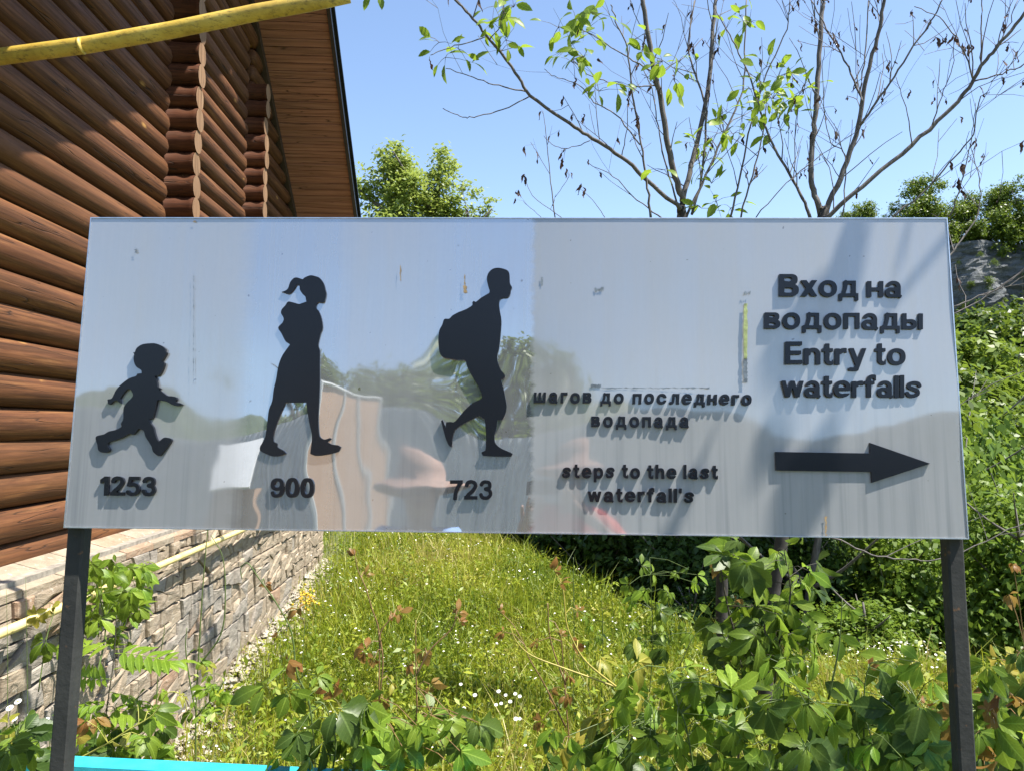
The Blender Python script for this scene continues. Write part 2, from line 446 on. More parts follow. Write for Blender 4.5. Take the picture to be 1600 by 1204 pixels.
def split(poly, p, d):
    n = (-d[1], d[0]); A = []; B = []
    for i in range(len(poly)):
        a, b = poly[i], poly[(i + 1) % len(poly)]
        sa = (a[0] - p[0]) * n[0] + (a[1] - p[1]) * n[1]; sb = (b[0] - p[0]) * n[0] + (b[1] - p[1]) * n[1]
        (A if sa >= 0 else B).append(a)
        if sa * sb < 0:
            t = sa / (sa - sb); q = (a[0] + (b[0] - a[0]) * t, a[1] + (b[1] - a[1]) * t); A.append(q); B.append(q)
    return A, B
def area(p): return .5 * abs(sum(p[i][0] * p[(i + 1) % len(p)][1] - p[(i + 1) % len(p)][0] * p[i][1] for i in range(len(p))))
def crazy(poly, target, R, tilt=.2, hor=.62):
    ar = area(poly)
    if ar < target * R.uniform(.55, 1.9): return [poly]
    xs_ = [q[0] for q in poly]; ys_ = [q[1] for q in poly]; wx = max(xs_) - min(xs_); wy = max(ys_) - min(ys_)
    if wx > wy * R.uniform(1.1, 2.6): ang = math.pi / 2 + R.normal(0, .13) + tilt * .4
    else: ang = R.normal(0, .12) + tilt
    if R.rand() < .1: ang += R.choice((-.6, .6))
    c = (sum(xs_) / len(poly) + R.normal(0, wx * .1), sum(ys_) / len(poly) + R.normal(0, wy * .1))
    A, B = split(poly, c, (math.cos(ang), math.sin(ang)))
    if len(A) < 3 or len(B) < 3 or min(area(A), area(B)) < target * .12: return [poly]
    return crazy(A, target, R, tilt, hor) + crazy(B, target, R, tilt, hor)
R = np.random.RandomState(21)
pieces = []
# coursed band near the top, larger upright slabs lower down
for (u0, u1, v0, v1, tg, tl) in ((3.12, 12.62, .12, .63, .024, .06), (3.12, 12.62, -.42, .11, .033, .10), (3.9, 8.3, -1.35, -.43, .055, .16), (8.3, 12.62, -1.3, -.43, .055, .25)):
    pieces += crazy([(u0, v0), (u1, v0), (u1, v1), (u0, v1)], tg, R, tl)
pieces = [p for p in pieces if max(q[1] for q in p) > Gz(FX, sum(q[0] for q in p) / len(p)) - .05]
pieces.sort(key=lambda p: -area(p) / (sum(q[0] for q in p) / len(p)) ** 2)
rest = MB()
for idx, p in enumerate(pieces):
    cx = sum(q[0] for q in p) / len(p); cy = sum(q[1] for q in p) / len(p); n = len(p)
    ar = area(p); q1 = []
    # subdivide edges for a rough outline
    for i in range(n):
        a, b = p[i], p[(i + 1) % n]; L = math.hypot(b[0] - a[0], b[1] - a[1])
        q1.append(a)
        if L > .14:
            for t in ((.5,) if L < .3 else (.33, .67)): q1.append((a[0] + (b[0] - a[0]) * t + R.normal(0, .005), a[1] + (b[1] - a[1]) * t + R.normal(0, .005)))
    n = len(q1); g = R.uniform(.003, .010); proud = R.uniform(.015, .05); tiltu = R.normal(0, .07); tiltv = R.normal(0, .06)
    rad_ = max(.05, math.sqrt(ar) / 2)
    def ringp(shr, x0, tilt=True):
        out = []
        for (u, v) in q1:
            du, dv = u - cx, v - cy; L = math.hypot(du, dv) + 1e-6; s = max(.3, 1 - shr / L)
            uu, vv = cx + du * s, cy + dv * s
            out.append((x0 + (tiltu * du * .35 + tiltv * dv * .35 if tilt else 0), uu, vv))
        return out
    V = ringp(g * .7, FX - .07, False) + ringp(g, FX + proud - .012) + ringp(g + .004 + R.uniform(0, .005), FX + proud)
    V = [(x + (R.normal(0, .0025) if i >= n else 0), u, v + (R.normal(0, .002) if i >= n else 0)) for i, (x, u, v) in enumerate(V)]
    V.append((FX + proud + R.uniform(-.006, .012), cx, cy)); c = len(V) - 1
    F = []
    for ring in range(2):
        for i in range(n): j = (i + 1) % n; F.append((ring * n + i, ring * n + j, (ring + 1) * n + j, (ring + 1) * n + i))
    for i in range(n): F.append((2 * n + i, 2 * n + (i + 1) % n, c))
    if idx < 285: mk('stone', V, F, STONE[R.choice([0, 0, 1, 2], p=[.26, .28, .38, .08])], CAB)
    else: rest.add(V, F)
if rest.V: tag(rest.build('small_stones', STONE[0], CAB), kind='stuff')
# far corner of the base and its return, quoins
R2 = np.random.RandomState(3)

# pale yellow gas pipe along the stone base
m = NT('pale_yellow_paint'); v = m.coord('Object'); nz = m.noise(v, 12, 5)
m.col(m.ramp(nz, [(.3, (.62, .47, .17)), (.6, (.74, .60, .27))])); m.rough(.45); PYEL = m.m
PP = thing('gas_pipe', (-2.43, 7.5, .532), 'thin pale yellow pipe running along the stone base of the cabin', 'pipe')
mb = MB(); mb.tube([(-2.42, 3.2, .532), (-2.42, 5, .53), (-2.42, 9, .534), (-2.42, 12.55, .532)], .026, 12); mb.build('tube', PYEL, PP, True)
for yy in (4.9, 6.9, 8.9, 10.9):
    mb = MB(); mb.box((-2.49, yy, .50), (.075, .012, .006)); mb.tube([(-2.42, yy - .012, .532), (-2.42, yy + .012, .532)], .03, 12); mb.build('bracket', simple('bracket_metal', (.3, .27, .2), .6), PP)

# large yellow pipe crossing overhead
m = NT('yellow_pipe_paint'); v = m.coord('Object')
base = m.ramp(m.noise(v, 5, 6, .7), [(.3, (.34, .21, .03)), (.5, (.50, .34, .055)), (.7, (.60, .44, .10))])
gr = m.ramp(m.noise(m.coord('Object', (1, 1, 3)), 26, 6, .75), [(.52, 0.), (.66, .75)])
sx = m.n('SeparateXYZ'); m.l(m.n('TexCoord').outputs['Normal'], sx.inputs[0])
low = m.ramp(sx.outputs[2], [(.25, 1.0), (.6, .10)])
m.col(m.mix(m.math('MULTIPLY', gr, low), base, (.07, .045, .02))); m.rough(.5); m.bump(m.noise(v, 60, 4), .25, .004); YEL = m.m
OP = thing('overhead_pipe', PY(270, 44, 3.9), 'grimy mustard yellow pipe crossing high in front of the cabin gable', 'pipe')
pts = [PY(-420, 128, 4.1), PY(-150, 108, 4.0), PY(0, 89, 3.92), PY(140, 70, 3.9), PY(270, 47, 3.88), PY(400, 20, 3.86), PY(470, 8, 3.85), PY(545, -8, 3.84), PY(640, -28, 3.82)]
mb = MB(); mb.tube(pts[:7] + [pts[7]], [.041] * 8, 18); mb.build('tube', YEL, OP, True)
for px_, py_ in ((127, 72), (350, 31), (398, 20.5)):
    a = PY(px_, py_, 3.875); d = (pts[5] - pts[2]).normalized(); mb = MB(); mb.tube([a - d * .006, a - d * .002, a + d * .002, a + d * .006], [.0405, .0417, .0417, .0405], 18); mb.build('weld_ring', YEL, OP, True)
# ------------------------------------------------------------------ the sign
SPC = Vector((0.06384, 1.74827, 1.72932))
SM = Matrix.Rotation(-0.069515, 3, 'Z') @ Matrix.Rotation(-0.078545, 3, 'X') @ Matrix.Rotation(-0.003681, 3, 'Y')
SH = .72047
def on_sign(px, py):
    """pixel of the photograph -> (u, v) on the sign face"""
    n = SM @ Vector((0, 1, 0)); d = ray(px, py); t = (SPC - EYE).dot(n) / d.dot(n)
    q = SM.transposed() @ (EYE + d * t - SPC); return q.x, q.z
SIGN = thing('information_sign', (SPC.x, SPC.y + .05, 0), 'wide stainless steel sign with black walking figures, step counts and arrow', 'sign')
def S(u, d, v): return SPC + SM @ Vector((u, d, v))       # d < 0 is in front of the face
# -- steel face
m = NT('brushed_steel'); tc = m.n('TexCoord'); sx = m.n('SeparateXYZ'); m.l(tc.outputs['Object'], sx.inputs[0])
ob = tc.outputs['Object']
def mapped(sc): mp = m.n('Mapping'); mp.inputs['Scale'].default_value = sc; m.l(ob, mp.inputs[0]); return mp.outputs[0]
wob = m.math('MULTIPLY', m.math('SUBTRACT', m.noise(mapped((6, 1, 14)), 3, 6, .7), .5), .05)
u = m.math('ADD', sx.outputs[0], wob)
def step(x0, wd): return m.math('DIVIDE', m.math('SUBTRACT', u, x0), wd, clamp=True)
left = m.math('SUBTRACT', 1.0, step(-.64, .05))
mid1 = m.math('MULTIPLY', step(-.42, .07), m.math('SUBTRACT', 1.0, step(-.22, .1)))
right = step(.045, .012)
streak = m.noise(mapped((26, 1, 1.1)), 1.0, 5, .6)
fine = m.noise(mapped((220, 1, 3)), 1.0, 3, .6)
cloudy = m.noise(mapped((2.5, 1, 3.5)), 1.2, 6, .6)
# film remnant rectangle and drip stains
haze = m.math('ADD', m.math('MULTIPLY', left, .26), m.math('MULTIPLY', mid1, .16))
haze = m.math('ADD', haze, m.math('MULTIPLY', right, .40))
haze = m.math('ADD', haze, .36)
haze = m.math('ADD', haze, m.math('MULTIPLY', m.math('SUBTRACT', streak, .5), .26))
haze = m.math('ADD', haze, m.math('MULTIPLY', m.math('SUBTRACT', cloudy, .5), .20), clamp=True)
rr = m.math('ADD', m.math('MULTIPLY', left, .02), m.math('MULTIPLY', right, .025))
rr = m.math('ADD', rr, m.math('MULTIPLY', mid1, .02)); rr = m.math('ADD', rr, .018)
rr = m.math('ADD', rr, m.math('MULTIPLY', m.math('SUBTRACT', fine, .5), .012), clamp=True)
m.b.inputs['Metallic'].default_value = 1.0
m.col(m.mix(m.ramp(fine, [(.3, 0.), (.7, 1.)]), (.57, .585, .60), (.61, .625, .645))); m.rough(rr)
m.bump(m.noise(mapped((3.2, 1, 2.2)), 1.6, 2), .10, .010)
df = m.n('BsdfDiffuse'); drip = m.ramp(m.noise(mapped((34, 1, .8)), 1.0, 4, .6), [(.52, 0.), (.7, 1.)])
low = m.math('MULTIPLY', drip, m.math('DIVIDE', m.math('SUBTRACT', .02, sx.outputs[2]), .3, clamp=True))
dc = m.mix(m.math('MULTIPLY', low, .6), (.335, .34, .345), (.16, .175, .19))
def inr(a, lo, hi): return m.math('MULTIPLY', m.math('GREATER_THAN', a, lo), m.math('LESS_THAN', a, hi))
film = m.math('MULTIPLY', inr(u, .05, .53), m.math('DIVIDE', m.math('ADD', sx.outputs[2], m.math('ADD', wob, .04)), .12, clamp=True))
film = m.math('MULTIPLY', film, m.math('SUBTRACT', 1.0, m.math('DIVIDE', m.math('SUBTRACT', u, .05), .50, clamp=True)))
dc = m.mix(m.math('MULTIPLY', film, .8), dc, (.27, .285, .31))
spk = m.ramp(m.noise(mapped((60, 1, 60)), 1.0, 1), [(.76, 0.), (.79, 1.)])
m.l(m.mix(spk, dc, (.14, .13, .12)), df.inputs[0])
mx = m.n('MixShader'); m.l(m.math('MAXIMUM', haze, m.math('MULTIPLY', spk, .6)), mx.inputs[0]); m.l(m.b.outputs[0], mx.inputs[1]); m.l(df.outputs[0], mx.inputs[2]); m.l(mx.outputs[0], m.out.inputs[0])
STEEL = m.m
EDGE = simple('steel_edge', (.62, .64, .66), .35, .15, 60, 1.0, .05)
def sign_obj(name, V, F, mats, **k):
    """V in (u, d, v) of the sign frame -> child of SIGN, keeping the sign frame as object coordinates"""
    me = meshdata(name, V, F, mats, **k)
    return put(me, name, SIGN, M=Matrix.Translation(SPC) @ SM.to_4x4())
W2, H2 = 1.0, SH / 2
nu, nv = 61, 23
V = []; F = []
Vg = [(-W2 + 2 * W2 * i / (nu - 1), 0.0022 * math.sin(i * .31 + .7 * math.sin(j * .5)) * math.sin(math.pi * j / (nv - 1)), -H2 + SH * j / (nv - 1)) for j in range(nv) for i in range(nu)]
F = [(j * nu + i, j * nu + i + 1, (j + 1) * nu + i + 1, (j + 1) * nu + i) for j in range(nv - 1) for i in range(nu - 1)]
sign_obj('face_sheet', Vg, F, STEEL, smooth=True)
mb = MB()
for (c, h) in (((0, .0085, H2 + .0012), (W2 + .0025, .0105, .0012)), ((0, .0085, -H2 - .0012), (W2 + .0025, .0105, .0012)),
               ((W2 + .0012, .0085, 0), (.0012, .0105, H2)), ((-W2 - .0012, .0085, 0), (.0012, .0105, H2)), ((0, .018, 0), (W2 - .004, .0012, H2 - .004))):
    mb.box(c, h)
sign_obj('folded_edge', mb.V, mb.F, EDGE)
# -- posts
m = NT('post_paint'); v = m.coord('Object')
c = m.ramp(m.noise(v, 8, 6, .7), [(.3, (.020, .021, .021)), (.6, (.034, .035, .033)), (.75, (.055, .053, .047))])
c = m.mix(m.ramp(m.noise(v, 42, 3), [(.66, 0.), (.72, .8)]), c, (.13, .07, .035)); m.col(c); m.rough(.7); m.b.inputs['Specular IOR Level'].default_value = .25; m.bump(m.noise(v, 70, 4), .35, .004); POSTM = m.m
for pu0, pu1 in ((-1.014, -.976), (.974, 1.010)):
    w_ = (pu1 - pu0) / 2; cu = (pu0 + pu1) / 2; b = .004; r_ = [(-w_, -w_ + b), (-w_ + b, -w_), (w_ - b, -w_), (w_, -w_ + b), (w_, w_ - b), (w_ - b, w_), (-w_ + b, w_), (-w_, w_ - b)]
    zlo = -(SPC.z) / 1.0 - .12
    V = [(cu + a * 1, .020 + w_ + .002 + q, zz) for zz in (H2 - .02, zlo) for a, q in r_]
    # lower half leans back towards upright, as the posts do
    V = [(a + (0.006 if cu < 0 else -.006) * max(0, -zz - .36) / .5, dd, zz) for a, dd, zz in V]
    sign_obj('post', V, [(0, 1, 2, 3, 4, 5, 6, 7), (15, 14, 13, 12, 11, 10, 9, 8)] + [(i, i + 8, (i + 1) % 8 + 8, (i + 1) % 8) for i in range(8)], POSTM)
# -- lettering and figures
m = NT('black_acrylic'); m.col((.006, .007, .010)); m.rough(.24); m.b.inputs['Specular IOR Level'].default_value = .38
ACR = m.m
TH = .0066
def extrude(name, outline, mat, th=TH, z0=.0):
    """outline in (u, v); front face at d = -th-z0"""
    n = len(outline); pv = [Vector((a, b, 0)) for a, b in outline]
    ar = sum(outline[i][0] * outline[(i + 1) % n][1] - outline[(i + 1) % n][0] * outline[i][1] for i in range(n))
    if ar < 0: outline = outline[::-1]; pv = pv[::-1]
    tri = tessellate_polygon([pv]); bv = .0007
    V = [(a, -z0 + .003, b) for a, b in outline] + [(a, -z0 - th, b) for a, b in outline]
    F = [(i, (i + 1) % n, (i + 1) % n + n, i + n) for i in range(n)]
    for t in tri:
        a, b, c = t; p, q, r = outline[a], outline[b], outline[c]
        s = (q[0] - p[0]) * (r[1] - p[1]) - (r[0] - p[0]) * (q[1] - p[1])
        F.append((a + n, b + n, c + n) if s > 0 else (a + n, c + n, b + n))
    return sign_obj(name, V, F, mat)
def crop_pts(s, ox, oy, sc): return [on_sign(ox + a / sc, oy + b / sc) for a, b in s]
def rounded(pts, per=2):
    """gentle smoothing of an outline: Catmull-Rom, closed"""
    n = len(pts); out = []
    for i in range(n):
        p0, p1, p2, p3 = [Vector(pts[(i + k) % n]) for k in (-1, 0, 1, 2)]
        out.append(tuple(p1))
        d1 = (p1 - p0).normalized(); d2 = (p2 - p1).normalized(); d3 = (p3 - p2).normalized()
        if (p2 - p1).length > .004 and d1.dot(d2) > .3 and d2.dot(d3) > .3:
            for k in range(1, per + 1):
                t = k / (per + 1)
                out.append(tuple(0.5 * (2 * p1 + (p2 - p0) * t + (2 * p0 - 5 * p1 + 4 * p2 - p3) * t * t + (3 * p1 - p0 - 3 * p2 + p3) * t ** 3)))
    return out
KID = [(450,80),(390,88),(350,115),(337,145),(325,146),(333,158),(328,190),(335,225),(350,250),(385,275),(387,295),(357,298),(345,315),(300,330),(250,365),(205,410),(180,460),(165,478),(140,482),(145,512),(160,518),(180,500),(205,490),(235,512),(232,485),(235,470),(275,415),(300,408),(318,430),(322,460),(285,500),(262,530),(255,560),(255,610),(250,635),(238,655),(240,680),(200,700),(150,712),(115,732),(70,742),(55,755),(58,780),(68,810),(72,840),(90,860),(130,865),(152,855),(155,835),(142,815),(150,790),(200,775),(250,755),(300,728),(322,735),(340,722),(365,690),(400,705),(415,750),(440,790),(460,825),(470,860),(510,888),(530,875),(570,825),(600,785),(598,765),(565,755),(540,760),(510,785),(495,765),(480,720),(470,680),(440,640),(440,622),(465,620),(480,570),(492,520),(500,485),(560,495),(610,522),(650,528),(680,518),(665,508),(638,505),(630,490),(642,480),(635,465),(600,458),(570,455),(530,425),(508,412),(522,402),(502,392),(498,365),(490,335),(480,315),(500,315),(525,295),(540,265),(550,235),(548,218),(530,208),(555,175),(567,148),(555,135),(555,120),(530,98),(490,82)]
GIRL = [(320,38),(290,50),(280,58),(255,50),(235,52),(215,75),(205,105),(190,118),(170,125),(200,135),(220,130),(240,105),(250,88),(265,88),(265,110),(280,135),(295,150),(300,175),(265,187),(235,180),(205,175),(190,195),(172,215),(168,235),(182,262),(175,285),(153,310),(170,340),(185,370),(195,385),(215,398),(195,425),(175,455),(160,490),(150,530),(142,580),(130,630),(122,690),(105,735),(98,790),(92,840),(85,880),(72,905),(58,930),(62,950),(90,965),(125,978),(165,975),(197,965),(185,950),(150,930),(148,910),(130,900),(130,860),(145,810),(165,760),(185,715),(200,698),(300,698),(305,740),(315,800),(328,860),(328,900),(320,965),(345,975),(390,972),(440,962),(470,950),(480,930),(465,920),(430,915),(408,903),(430,888),(424,882),(395,890),(372,878),(365,850),(362,780),(366,700),(370,600),(370,500),(370,430),(362,400),(375,340),(385,310),(378,260),(365,225),(350,205),(360,180),(390,180),(400,155),(403,130),(398,110),(390,80),(370,52),(345,42)]
MAN = [(355,32),(325,38),(303,60),(296,90),(303,125),(310,155),(290,170),(265,185),(240,205),(228,200),(222,208),(222,222),(190,242),(150,258),(120,275),(105,290),(80,292),(70,320),(55,350),(50,390),(52,430),(58,465),(75,485),(110,492),(150,498),(185,500),(195,530),(215,570),(245,620),(262,650),(270,690),(225,715),(180,755),(135,808),(110,810),(90,812),(88,840),(80,820),(72,800),(64,805),(78,860),(90,900),(105,932),(118,940),(120,920),(122,890),(135,850),(180,818),(225,795),(255,780),(270,790),(285,800),(290,850),(292,900),(288,955),(268,965),(275,980),(330,985),(420,985),(427,972),(415,965),(380,950),(355,935),(338,915),(335,880),(345,840),(350,800),(372,802),(390,770),(397,735),(390,690),(380,640),(370,600),(388,585),(385,570),(365,545),(350,500),(350,470),(358,440),(365,380),(370,300),(362,250),(358,210),(370,185),(400,182),(415,165),(418,145),(424,132),(415,115),(412,95),(410,60),(395,42)]
extrude('child_silhouette', rounded(crop_pts(KID, 140, 520, 4.63)), ACR)
extrude('girl_silhouette', rounded(crop_pts(GIRL, 390, 420, 3.344)), ACR, th=.0055)
extrude('hiker_silhouette', rounded(crop_pts(MAN, 670, 410, 3.256)), ACR)
extrude('arrow', crop_pts([(132,852),(518,858),(516,815),(762,900),(524,978),(522,934),(134,928)], 1160, 380, 2.618), ACR)
# lettering: heavy grotesque letters drawn as implicit shapes (x-height 1), contoured on a grid
def _seg(x0, y0, x1, y1, w_):
    def f(X, Y):
        dx, dy = x1 - x0, y1 - y0; L = math.hypot(dx, dy); t = ((X - x0) * dx + (Y - y0) * dy) / L; s = np.abs((X - x0) * dy - (Y - y0) * dx) / L
        return np.minimum(w_ / 2 - s, np.minimum(t, L - t))
    return f
def _box(x0, y0, x1, y1): return lambda X, Y: np.minimum(np.minimum(X - x0, x1 - X), np.minimum(Y - y0, y1 - Y))
def _ell(cx, cy, rx, ry, p=2.25): return lambda X, Y: (1 - (np.abs((X - cx) / rx) ** p + np.abs((Y - cy) / ry) ** p) ** (1 / p)) * min(rx, ry)
def _U(*fs): return lambda X, Y: np.maximum.reduce([f(X, Y) for f in fs])
def _I(*fs): return lambda X, Y: np.minimum.reduce([f(X, Y) for f in fs])
def _D(a, *bs): return lambda X, Y: np.minimum.reduce([a(X, Y)] + [-b(X, Y) for b in bs])
def _ring(cx, cy, rx, ry, wx, wy): return _D(_ell(cx, cy, rx, ry), _ell(cx, cy, rx - wx, ry - wy))
def _pl(pts, w_):
    P_ = [tuple(p) for p in smooth_path([(a, b, 0) for a, b in pts], 6)] if len(pts) > 3 else [(a, b, 0) for a, b in pts]
    def f(X, Y):
        out = np.full(X.shape, -9.0); n = len(P_)
        for i in range(n - 1):
            (x0, y0, _), (x1, y1, _) = P_[i], P_[i + 1]; dx, dy = x1 - x0, y1 - y0; L = math.hypot(dx, dy) + 1e-9
            t = ((X - x0) * dx + (Y - y0) * dy) / L; s = np.abs((X - x0) * dy - (Y - y0) * dx) / L
            d = w_ / 2 - np.hypot(s, np.maximum(0, np.maximum(-t, t - L)))
            if i == 0: d = np.minimum(d, t)
            if i == n - 2: d = np.minimum(d, L - t)
            out = np.maximum(out, d)
        return out
    return f
_s, _h, _C = .27, .21, 1.38
def _stem(x, y0=0, y1=1.0, w_=.27): return _box(x, y0, x + w_, y1)
def _B(H, w_, hb, s=.28):
    a = H * .52; sol = _U(_box(0, 0, w_ * .55, H), _ell(w_ * .52, H - (H - a) / 2 - .02, w_ * .42, (H - a) / 2 + .03, 2.6), _ell(w_ * .52, a / 2 + .02, w_ * .48, a / 2 + .03, 2.6))
    return _D(_I(sol, _box(0, 0, 9, H)), _I(_ell(w_ * .45, a / 2 + .01, w_ * .27, a / 2 - hb * .85, 3), _box(s, -1, 9, 9)), _I(_ell(w_ * .45, H - (H - a) / 2 + .01, w_ * .22, (H - a) / 2 - hb * .85, 3), _box(s, -1, 9, 9)))
GF = {
 'о': _ring(.56, .5, .56, .52, .28, .22),
 'а': _U(_I(_ring(.50, .60, .46, .42, .26, .20), _U(_box(-1, .70, 2, 2), _box(.5, .4, 2, 2))), _stem(.70, 0, .62, .26), _D(_I(_U(_ell(.36, .29, .36, .31), _box(.36, .40, .8, .60), _box(.36, -.02, .8, .12)), _box(-1, -1, .86, 2)), _ell(.44, .28, .18, .12)), _seg(.83, .12, 1.0, 0.0, .18)),
 'е': _D(_U(_ring(.56, .5, .56, .52, .28, .22), _box(.2, .40, 1.10, .58)), _box(.62, .22, 2, .40)),
 'с': _D(_ring(.56, .5, .56, .52, .28, .22), _box(.66, .36, 2, .66)),
 'в': _B(1.0, 1.0, .19, .26), 'В': _B(1.38, 1.22, .22, .30),
 'х': _I(_U(_seg(.13, -.1, .94, 1.1, .30), _seg(.94, -.1, .13, 1.1, .30)), _box(-1, 0, 3, 1)),
 'д': _U(_box(0, -.26, .2, .2), _box(1.02, -.26, 1.22, .2), _box(0, 0, 1.22, .2), _box(.30, .8, 1.06, 1), _box(.80, 0, 1.06, 1), _pl([(.42, 1.0), (.40, .6), (.30, .25), (.20, .1)], .22)),
 'н': _U(_stem(0), _stem(.76), _box(.1, .39, .9, .60)), 'п': _U(_stem(0), _stem(.74), _box(.1, .79, .9, 1)),
 'ш': _U(_stem(0), _stem(.58, w_=.25), _stem(1.14), _box(.1, 0, 1.3, .2)), 'г': _U(_stem(0), _box(.1, .79, .76, 1)),
 'л': _U(_box(.28, .8, 1.04, 1), _stem(.78), _pl([(.40, 1.0), (.38, .5), (.30, .16), (.10, .08), (0, .09)], .22)),
 'ы': _U(_stem(0), _D(_I(_U(_box(.1, 0, .5, .62), _ell(.5, .31, .42, .32, 2.5)), _box(0, 0, 2, .64)), _I(_ell(.44, .31, .24, .12, 3), _box(.26, 0, 2, 2))), _stem(1.06)),
 'E': _U(_box(0, 0, .29, _C), _box(0, 0, 1.06, .23), _box(0, .58, .98, .81), _box(0, 1.15, 1.04, _C)),
 'n': _U(_stem(0), _stem(.74, 0, .62), _I(_ring(.56, .57, .45, .455, .27, .235), _box(.1, .57, 2, 2))),
 'h': _U(_stem(0, 0, _C), _stem(.74, 0, .62), _I(_ring(.56, .57, .45, .455, .27, .235), _box(.1, .57, 2, 2))),
 'r': _U(_stem(0), _I(_ring(.58, .50, .50, .53, .27, .25), _I(_box(.1, .66, .72, 2)))),
 't': _U(_box(.18, .2, .44, 1.30), _box(0, .80, .66, 1.0), _I(_ring(.56, .30, .38, .32, .26, .20), _box(-1, -1, .68, .32))),
 'y': _U(_I(_seg(.13, 1.1, .60, -.1, .27), _box(-1, -.02, 2, 1)), _I(_seg(1.02, 1.12, .44, -.42, .26), _box(-1, -.4, 2, 1)), _I(_pl([(.62, -.0), (.46, -.28), (.28, -.30), (.06, -.29)], .2), _box(-1, -.42, 2, 0))),
 'w': _I(_U(_seg(.13, 1.1, .46, -.08, .25), _seg(.42, -.08, .78, 1.1, .24), _seg(.74, 1.1, 1.10, -.08, .24), _seg(1.06, -.08, 1.40, 1.1, .25)), _box(-1, 0, 3, 1)),
 'f': _U(_box(.17, 0, .44, 1.1), _box(0, .80, .66, 1.0), _I(_ring(.56, 1.04, .39, .36, .27, .21), _box(-1, 1.02, .76, 2))),
 'l': _stem(0, 0, _C), 'p': _U(_stem(0, -.38, 1), _D(_ell(.58, .5, .50, .52), _ell(.56, .5, .25, .31), _box(-1, -1, .02, 2))),
 's': _pl([(.93, .70), (.80, .86), (.50, .90), (.22, .82), (.20, .64), (.48, .53), (.76, .42), (.78, .22), (.50, .10), (.20, .13), (.06, .30)], .22),
 "'": _box(0, .95, .2, _C), '1': _U(_box(.30, 0, .57, _C), _I(_seg(-.02, .98, .46, 1.34, .24), _box(0, 0, .5, _C))),
 '2': _U(_pl([(.14, .98), (.24, 1.20), (.50, 1.27), (.76, 1.17), (.80, .92), (.60, .62), (.30, .34), (.14, .10)], .24), _box(0, 0, .95, .23)),
 '3': _pl([(.12, 1.03), (.25, 1.22), (.50, 1.27), (.74, 1.17), (.74, .86), (.46, .75), (.76, .64), (.83, .36), (.66, .14), (.44, .10), (.22, .16), (.10, .38)], .23),
 '5': _U(_pl([(.08, .30), (.22, .14), (.46, .10), (.72, .20), (.82, .46), (.72, .72), (.48, .82), (.20, .76)], .23), _seg(.15, .68, .27, 1.36, .21), _box(.20, 1.15, .88, _C)),
 '7': _U(_box(0, 1.15, .92, _C), _pl([(.80, 1.24), (.55, .85), (.42, .45), (.38, .0)], .25)),
 '9': _U(_ring(.46, .94, .46, .45, .25, .21), _pl([(.80, .98), (.80, .5), (.66, .18), (.42, .10), (.22, .16), (.12, .36)], .23)),
 '0': _D(_ell(.46, .69, .47, .71, 2.4), _ell(.46, .69, .20, .49, 2.4)),
}
for a_, b_ in zip('oaec', 'оаес'): GF[a_] = GF[b_]
GL = {}
def glyph(ch, bold=.022):
    """front-face quads/polygons and side walls of a letter: V (n,3) with z 0 back / 1 front"""
    key0 = (ch, bold)
    if key0 in GL: return GL[key0]
    f = GF[ch]; d = .03; gx = np.arange(-.2, 1.75, d) + .0131; gy = np.arange(-.55, 1.55, d) + .0097
    X, Y = np.meshgrid(gx, gy); Fv = f(X, Y) + bold; V = []; idx = {}; faces = []; walls = []
    def pt(key, x, y):
        if key not in idx: idx[key] = len(V); V.append((x, y))
        return idx[key]
    for j in range(len(gy) - 1):
        for i in range(len(gx) - 1):
            c = [(i, j), (i + 1, j), (i + 1, j + 1), (i, j + 1)]; v = [Fv[q[1], q[0]] for q in c]
            if max(v) <= 0: continue
            poly = []; cr = []
            for k in range(4):
                a, b = c[k], c[(k + 1) % 4]; va, vb = v[k], v[(k + 1) % 4]
                if va > 0: poly.append(pt(a, gx[a[0]], gy[a[1]]))
                if (va > 0) != (vb > 0):
                    t = min(.97, max(.03, va / (va - vb))); key = (min(a, b), max(a, b)); q = pt(key, gx[a[0]] + (gx[b[0]] - gx[a[0]]) * t, gy[a[1]] + (gy[b[1]] - gy[a[1]]) * t); poly.append(q); cr.append((q, va > 0))
            if len(poly) >= 3: faces.append(tuple(poly))
            if len(cr) == 2:
                a, b = (cr[0][0], cr[1][0]) if cr[0][1] else (cr[1][0], cr[0][0]); walls.append((a, b))
            elif len(cr) == 4:
                for k in range(4):
                    if cr[k][1]: walls.append((cr[k][0], cr[(k + 1) % 4][0]))
    bm = bmesh.new(); bv = [bm.verts.new((x, y, 1)) for x, y in V]
    for p in faces:
        try: bm.faces.new([bv[q] for q in p])
        except ValueError: pass
    ext = {}
    for a, b in walls:
        for q in (a, b):
            if q not in ext: ext[q] = bm.verts.new((V[q][0], V[q][1], 0))
        try: bm.faces.new((bv[b], bv[a], ext[a], ext[b]))
        except ValueError: pass
    bmesh.ops.dissolve_limit(bm, angle_limit=.02, verts=bm.verts, edges=bm.edges)
    bm.verts.index_update(); VV = np.array([v.co[:] for v in bm.verts]); FF = [tuple(v.index for v in p.verts) for p in bm.faces]; bm.free()
    GL[key0] = (VV, FF); return GL[key0]
